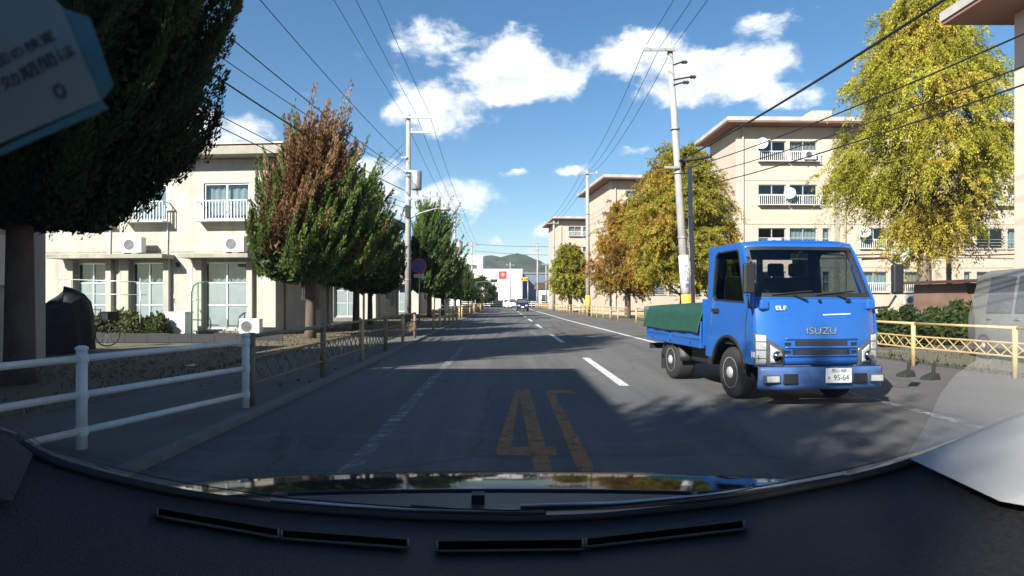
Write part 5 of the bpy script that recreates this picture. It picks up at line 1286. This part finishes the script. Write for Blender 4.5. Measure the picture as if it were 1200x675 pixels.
def hill():
    Y0 = 1500
    xs = np.linspace(-900, 900, 181); m = MB()
    def ridge(x):
        px = CX + F * x / Y0
        base = np.interp(px, [150, 400, 480, 540, 566, 574, 585, 595, 607, 618, 632, 646, 660, 700, 800, 1040], [8, 26, 38, 44, 50, 51.5, 50.5, 52, 54.5, 51, 45, 40, 39, 34, 22, 8])
        return base / F * Y0 * 1.0
    g = np.random.default_rng(9); nz = 26
    jit = g.normal(size=(nz + 1, len(xs)))
    for j in range(nz + 1):
        f = j / nz
        for i, x in enumerate(xs):
            z = ridge(x) * math.sin(f * math.pi * .5) + jit[j, i] * 1.6 * (1 if 0 < j else 0)
            m.v.append((float(x), Y0 - 420 * (1 - f) + 60 * math.sin(x * .02) * (1 - f), float(z) if j else -3.0))
    n = len(xs)
    for j in range(nz):
        for i in range(n - 1): m.f.append((j * n + i, j * n + i + 1, (j + 1) * n + i + 1, (j + 1) * n + i))
    tag(m.build('hill', 'hill', None, True), kind='structure')
hill()

# ------------------------------------------------------------------ own car: bonnet, dashboard, windscreen
LIP = [(-260, 455), (-120, 470), (0, 508), (50, 540), (120, 560), (200, 578), (330, 597), (480, 608), (600, 611), (700, 608), (850, 592), (1000, 563), (1065, 546), (1200, 492), (1330, 450), (1460, 430)]
def lip_y(px): return float(np.interp(px, [p[0] for p in LIP], [p[1] for p in LIP]))
def dash_z(X): return .965 + .36 * min(abs(X), .8) ** 2
def on_dash(px, py):
    u = (px - CX) / F; v = (py - CY) / F; a = .36 * u * u
    Y = (.315 / v) if a < 1e-6 else (-v + math.sqrt(v * v + 4 * a * .315)) / (2 * a)
    return Vector((u * Y, Y, H - v * Y))
lips = [on_dash(px, lip_y(px)) for px in np.linspace(-240, 1440, 61)]
car = thing('own_car', 'dark dashboard, bonnet and wipers of the car the view is taken from', 'car', (0, 0, 0))
nl = len(lips) - 1
def lipf(a):
    k = a * nl; i = min(int(k), nl - 1); return lips[i].lerp(lips[i + 1], k - i)
def dashf(a, b):
    p = lipf(a); Y = p.y + (.18 - p.y) * b; X = p.x
    return (X, Y, dash_z(X) - .002 - .10 * max(0, b - .55) ** 2)
dash = MB().grid(60, 24, dashf).build('dashboard', 'dash', car, True, solid=.03)
MB().tube([lipf(i / 80) + Vector((0, .003, .001)) for i in range(81)], .0055, 8).build('dashboard_lip', 'dash_soft', dash, True)
def vent(pa, pb, h0=9, fins=12):
    """slot in the dashboard between two photo points, with small fins"""
    n = 14; m = MB(); rim = MB()
    A = [on_dash(pa[0] + (pb[0] - pa[0]) * i / n, pa[1] + (pb[1] - pa[1]) * i / n + (-(i * (n - i)) * 0.0)) for i in range(n + 1)]
    B = [on_dash(pa[0] + (pb[0] - pa[0]) * i / n, pa[1] + h0 + (pb[1] - pa[1]) * i / n) for i in range(n + 1)]
    up = Vector((0, 0, .003))
    for i in range(n): m.add([A[i] + up, A[i + 1] + up, B[i + 1] + up, B[i] + up], [(0, 1, 2, 3)])
    o = m.build('defrost_vent', 'slot', dash)
    rim.tube([p + up for p in A], .0012, 6).tube([p + up for p in B], .0018, 6); rim.tube([A[0] + up, B[0] + up], .0015, 6).tube([A[-1] + up, B[-1] + up], .0015, 6); rim.build('vent_rim', 'cowl', o, True)
    for k in range(1, fins):
        f = k / fins * n; i = int(f); f -= i
        a = A[i].lerp(A[min(i + 1, n)], f); b = B[i].lerp(B[min(i + 1, n)], f); MB().tube([a + up * .7, b + up * .5], .0011, 5).build('fin', 'dash', o)
vent((184, 598), (326, 623), 10, 5); vent((330, 624), (478, 635), 10, 6); vent((512, 637), (683, 635), 12, 6); vent((687, 634), (872, 613), 10, 5)
# windscreen and frame
def glassf(a, b):
    p = lipf(a); q = Vector((p.x * .86, -.08 - .10 * p.x * p.x, 1.405 - .06 * p.x * p.x))
    r = p.lerp(q, b); r.z += .035 * math.sin(math.pi * b)
    return r
MB().grid(40, 20, lambda a, b: glassf(a, b) + Vector((0, .012, .006))).build('windscreen', 'windscreen', car, True)
MB().grid(60, 2, lambda a, b: glassf(a, .010 * b) + Vector((0, .013 + .004, .009))).build('windscreen_band', 'ink', car, True)
# cowl and bonnet
def bonnet(a, b):
    X = -.86 + 1.72 * a; c = .10 * X * X
    return (X, 1.27 - c + .26 * b, .8960 - .016 * b - .013 * b * b - .02 * (abs(X) / .86) ** 4)
MB().grid(40, 10, bonnet).build('bonnet', 'car_paint', car, True, solid=.02)
def cowl(a, b):
    p = lipf(a); X = p.x * (1 + .10 * b); y1 = 1.265 - .10 * X * X
    return (X, (p.y + .02) * (1 - b) + y1 * b, min(p.z - .014, .955) * (1 - b) + (.8945 - .02 * (min(abs(X), .86) / .86) ** 4) * b - .010 * math.sin(math.pi * b))
MB().grid(60, 8, cowl).build('cowl', 'cowl', car, True)
for X in (-.42, -.05, .36): MB().box(X - .012, X + .012, 1.16, 1.185, .905, .922).build('washer_nozzle', 'dark', car)
MB().box(-1.0, 1.0, .95, 1.0, .5, .90).build('bulkhead', 'dash_soft', car)
def ahead(px, py, Y): return Vector(((px - CX) / F * Y, Y, H - (py - CY) / F * Y))
for pts_ in ([(318, 590), (400, 597), (480, 601), (560, 603), (640, 602)], [(610, 597), (720, 594), (820, 586), (910, 574), (990, 559)]):
    c_ = [ahead(px, py - 1, lipf(.5 + (px - 600) / 1680).y + .055) for px, py in pts_]
    wo = MB().tube(c_, .0055, 6).build('wiper', 'dash_soft', car, True)
    MB().tube([p + Vector((0, -.004, .006)) for p in c_], .0026, 6).build('wiper_blade', 'alu', wo, True)
    MB().tube([c_[2] + Vector((0, .006, .004)), c_[3] + Vector((0, .03, -.01)), c_[-1] + Vector((0, .08, -.03))], .006, 6).build('wiper_arm', 'dark', wo, True)
# pillar trims and roof lining
def pillar(s):
    m = MB(); k = []
    if s > 0: pts = [(1062, 548), (1205, 490), (1330, 448), (1430, 640), (1300, 662), (1224, 672), (1197, 606), (1166, 600)]  # right trim, extended out of view so the glass reflects a pale veil
    else: pts = [(44, 543), (-10, 500), (-220, 450), (-220, 640), (-30, 600), (20, 600)]
    a = [on_dash(*p) + Vector((0, -.004, .012)) for p in pts]
    top = [p + Vector((s * .02, -.012, .012)) for p in a]
    n = len(pts)
    m.add(a + top, [tuple(range(n)), tuple(n + i for i in range(n))] + [(i, (i + 1) % n, n + (i + 1) % n, n + i) for i in range(n)])
    m.build('pillar_trim', 'trim' if s > 0 else 'dash', car, bevel=.004)
    e = [glassf(.5 + s * .5, b / 10) + Vector((s * .015, 0, -.004)) for b in range(11)]
    MB().tube(e, .035, 10).build('pillar', 'dash_soft', car, True)
pillar(1); pillar(-1)
MB().grid(20, 8, lambda a, b: ((-.72 + 1.44 * a), -.10 - 1.6 * b, 1.40 + .05 * math.sin(math.pi * (b * .5 + .2)) - .06 * (2 * a - 1) ** 2)).build('roof', 'trim', car, True, solid=.03)
# inspection sticker on the glass, upper left
def sticker():
    t = thing('windscreen_sticker', 'pale inspection sticker on the windscreen at the upper left', 'sticker', (0, 0, 0))
    def pt(px, py, off=.0):
        u, v = (px - CX) / F, (CY - py) / F
        # plane of the glass near the upper left
        Y = (.118 + off) / 1.0
        d = Vector((u, 1, v)); Yh = .125 + off + .05 * v
        return Vector((0, 0, H)) + d * Yh
    def slab(pts, off, th, name, mat, par):
        a = [pt(*p, off) for p in pts]; b = [p + Vector((0, th, th * .5)) for p in a]; n = len(a)
        return MB().add(a + b, [tuple(range(n)), tuple(n + i for i in range(n))] + [(i, (i + 1) % n, n + (i + 1) % n, n + i) for i in range(n)]).build(name, mat, par)
    slab([(-40, 185), (-60, -60), (40, -30), (72, 10), (118, 118)], .0, .0004, 'sheet', 'sticker', t)
    slab([(-5, 176), (118, 119), (126, 128), (0, 182)], -.0002, .0004, 'blue_edge', 'sticker_edge', t)
    slab([(73, 10), (104, 20), (132, 100), (119, 117)], .001, .0003, 'film', 'sticker_edge', t)
    # characters read from inside, tilted like the sheet
    o = pt(30, 96, -.0006)
    ux = (pt(118, 40, -.0006) - pt(0, 100, -.0006)).normalized(); uy = (pt(-10, 0, -.0006) - pt(20, 90, -.0006)).normalized(); uz = ux.cross(uy)
    rot = Matrix((ux, uy - ux * uy.dot(ux), uz)).transposed().to_euler()
    for (body, px, py, sz) in (('次回の検査', 20, 62, .0036), ('有効期間は', 34, 84, .0044), ('0', 70, 107, .0058)):
        text_obj(body, sz, 'ink', t, pt(px, py, -.0006), rot, .00005, 'lettering')
    return t
sticker()

# ------------------------------------------------------------------ air: thin haze between here and the hill
hz = bpy.data.materials.new('haze_air'); hz.use_nodes = True
hn, hl_ = nodes_of(hz); hn.remove(hn['Principled BSDF'])
pv = hn.new('ShaderNodeVolumePrincipled'); pv.inputs['Color'].default_value = (.80, .88, 1.0, 1); pv.inputs['Density'].default_value = .00020; pv.inputs['Anisotropy'].default_value = .2
hl_.new(pv.outputs[0], hn['Material Output'].inputs['Volume'])
M['haze'] = hz
tag(MB().box(-960, 960, -75, 1580, -1.5, 150).build('haze', 'haze'), 'thin bluish haze in front of the distant hill', 'haze', kind='stuff')
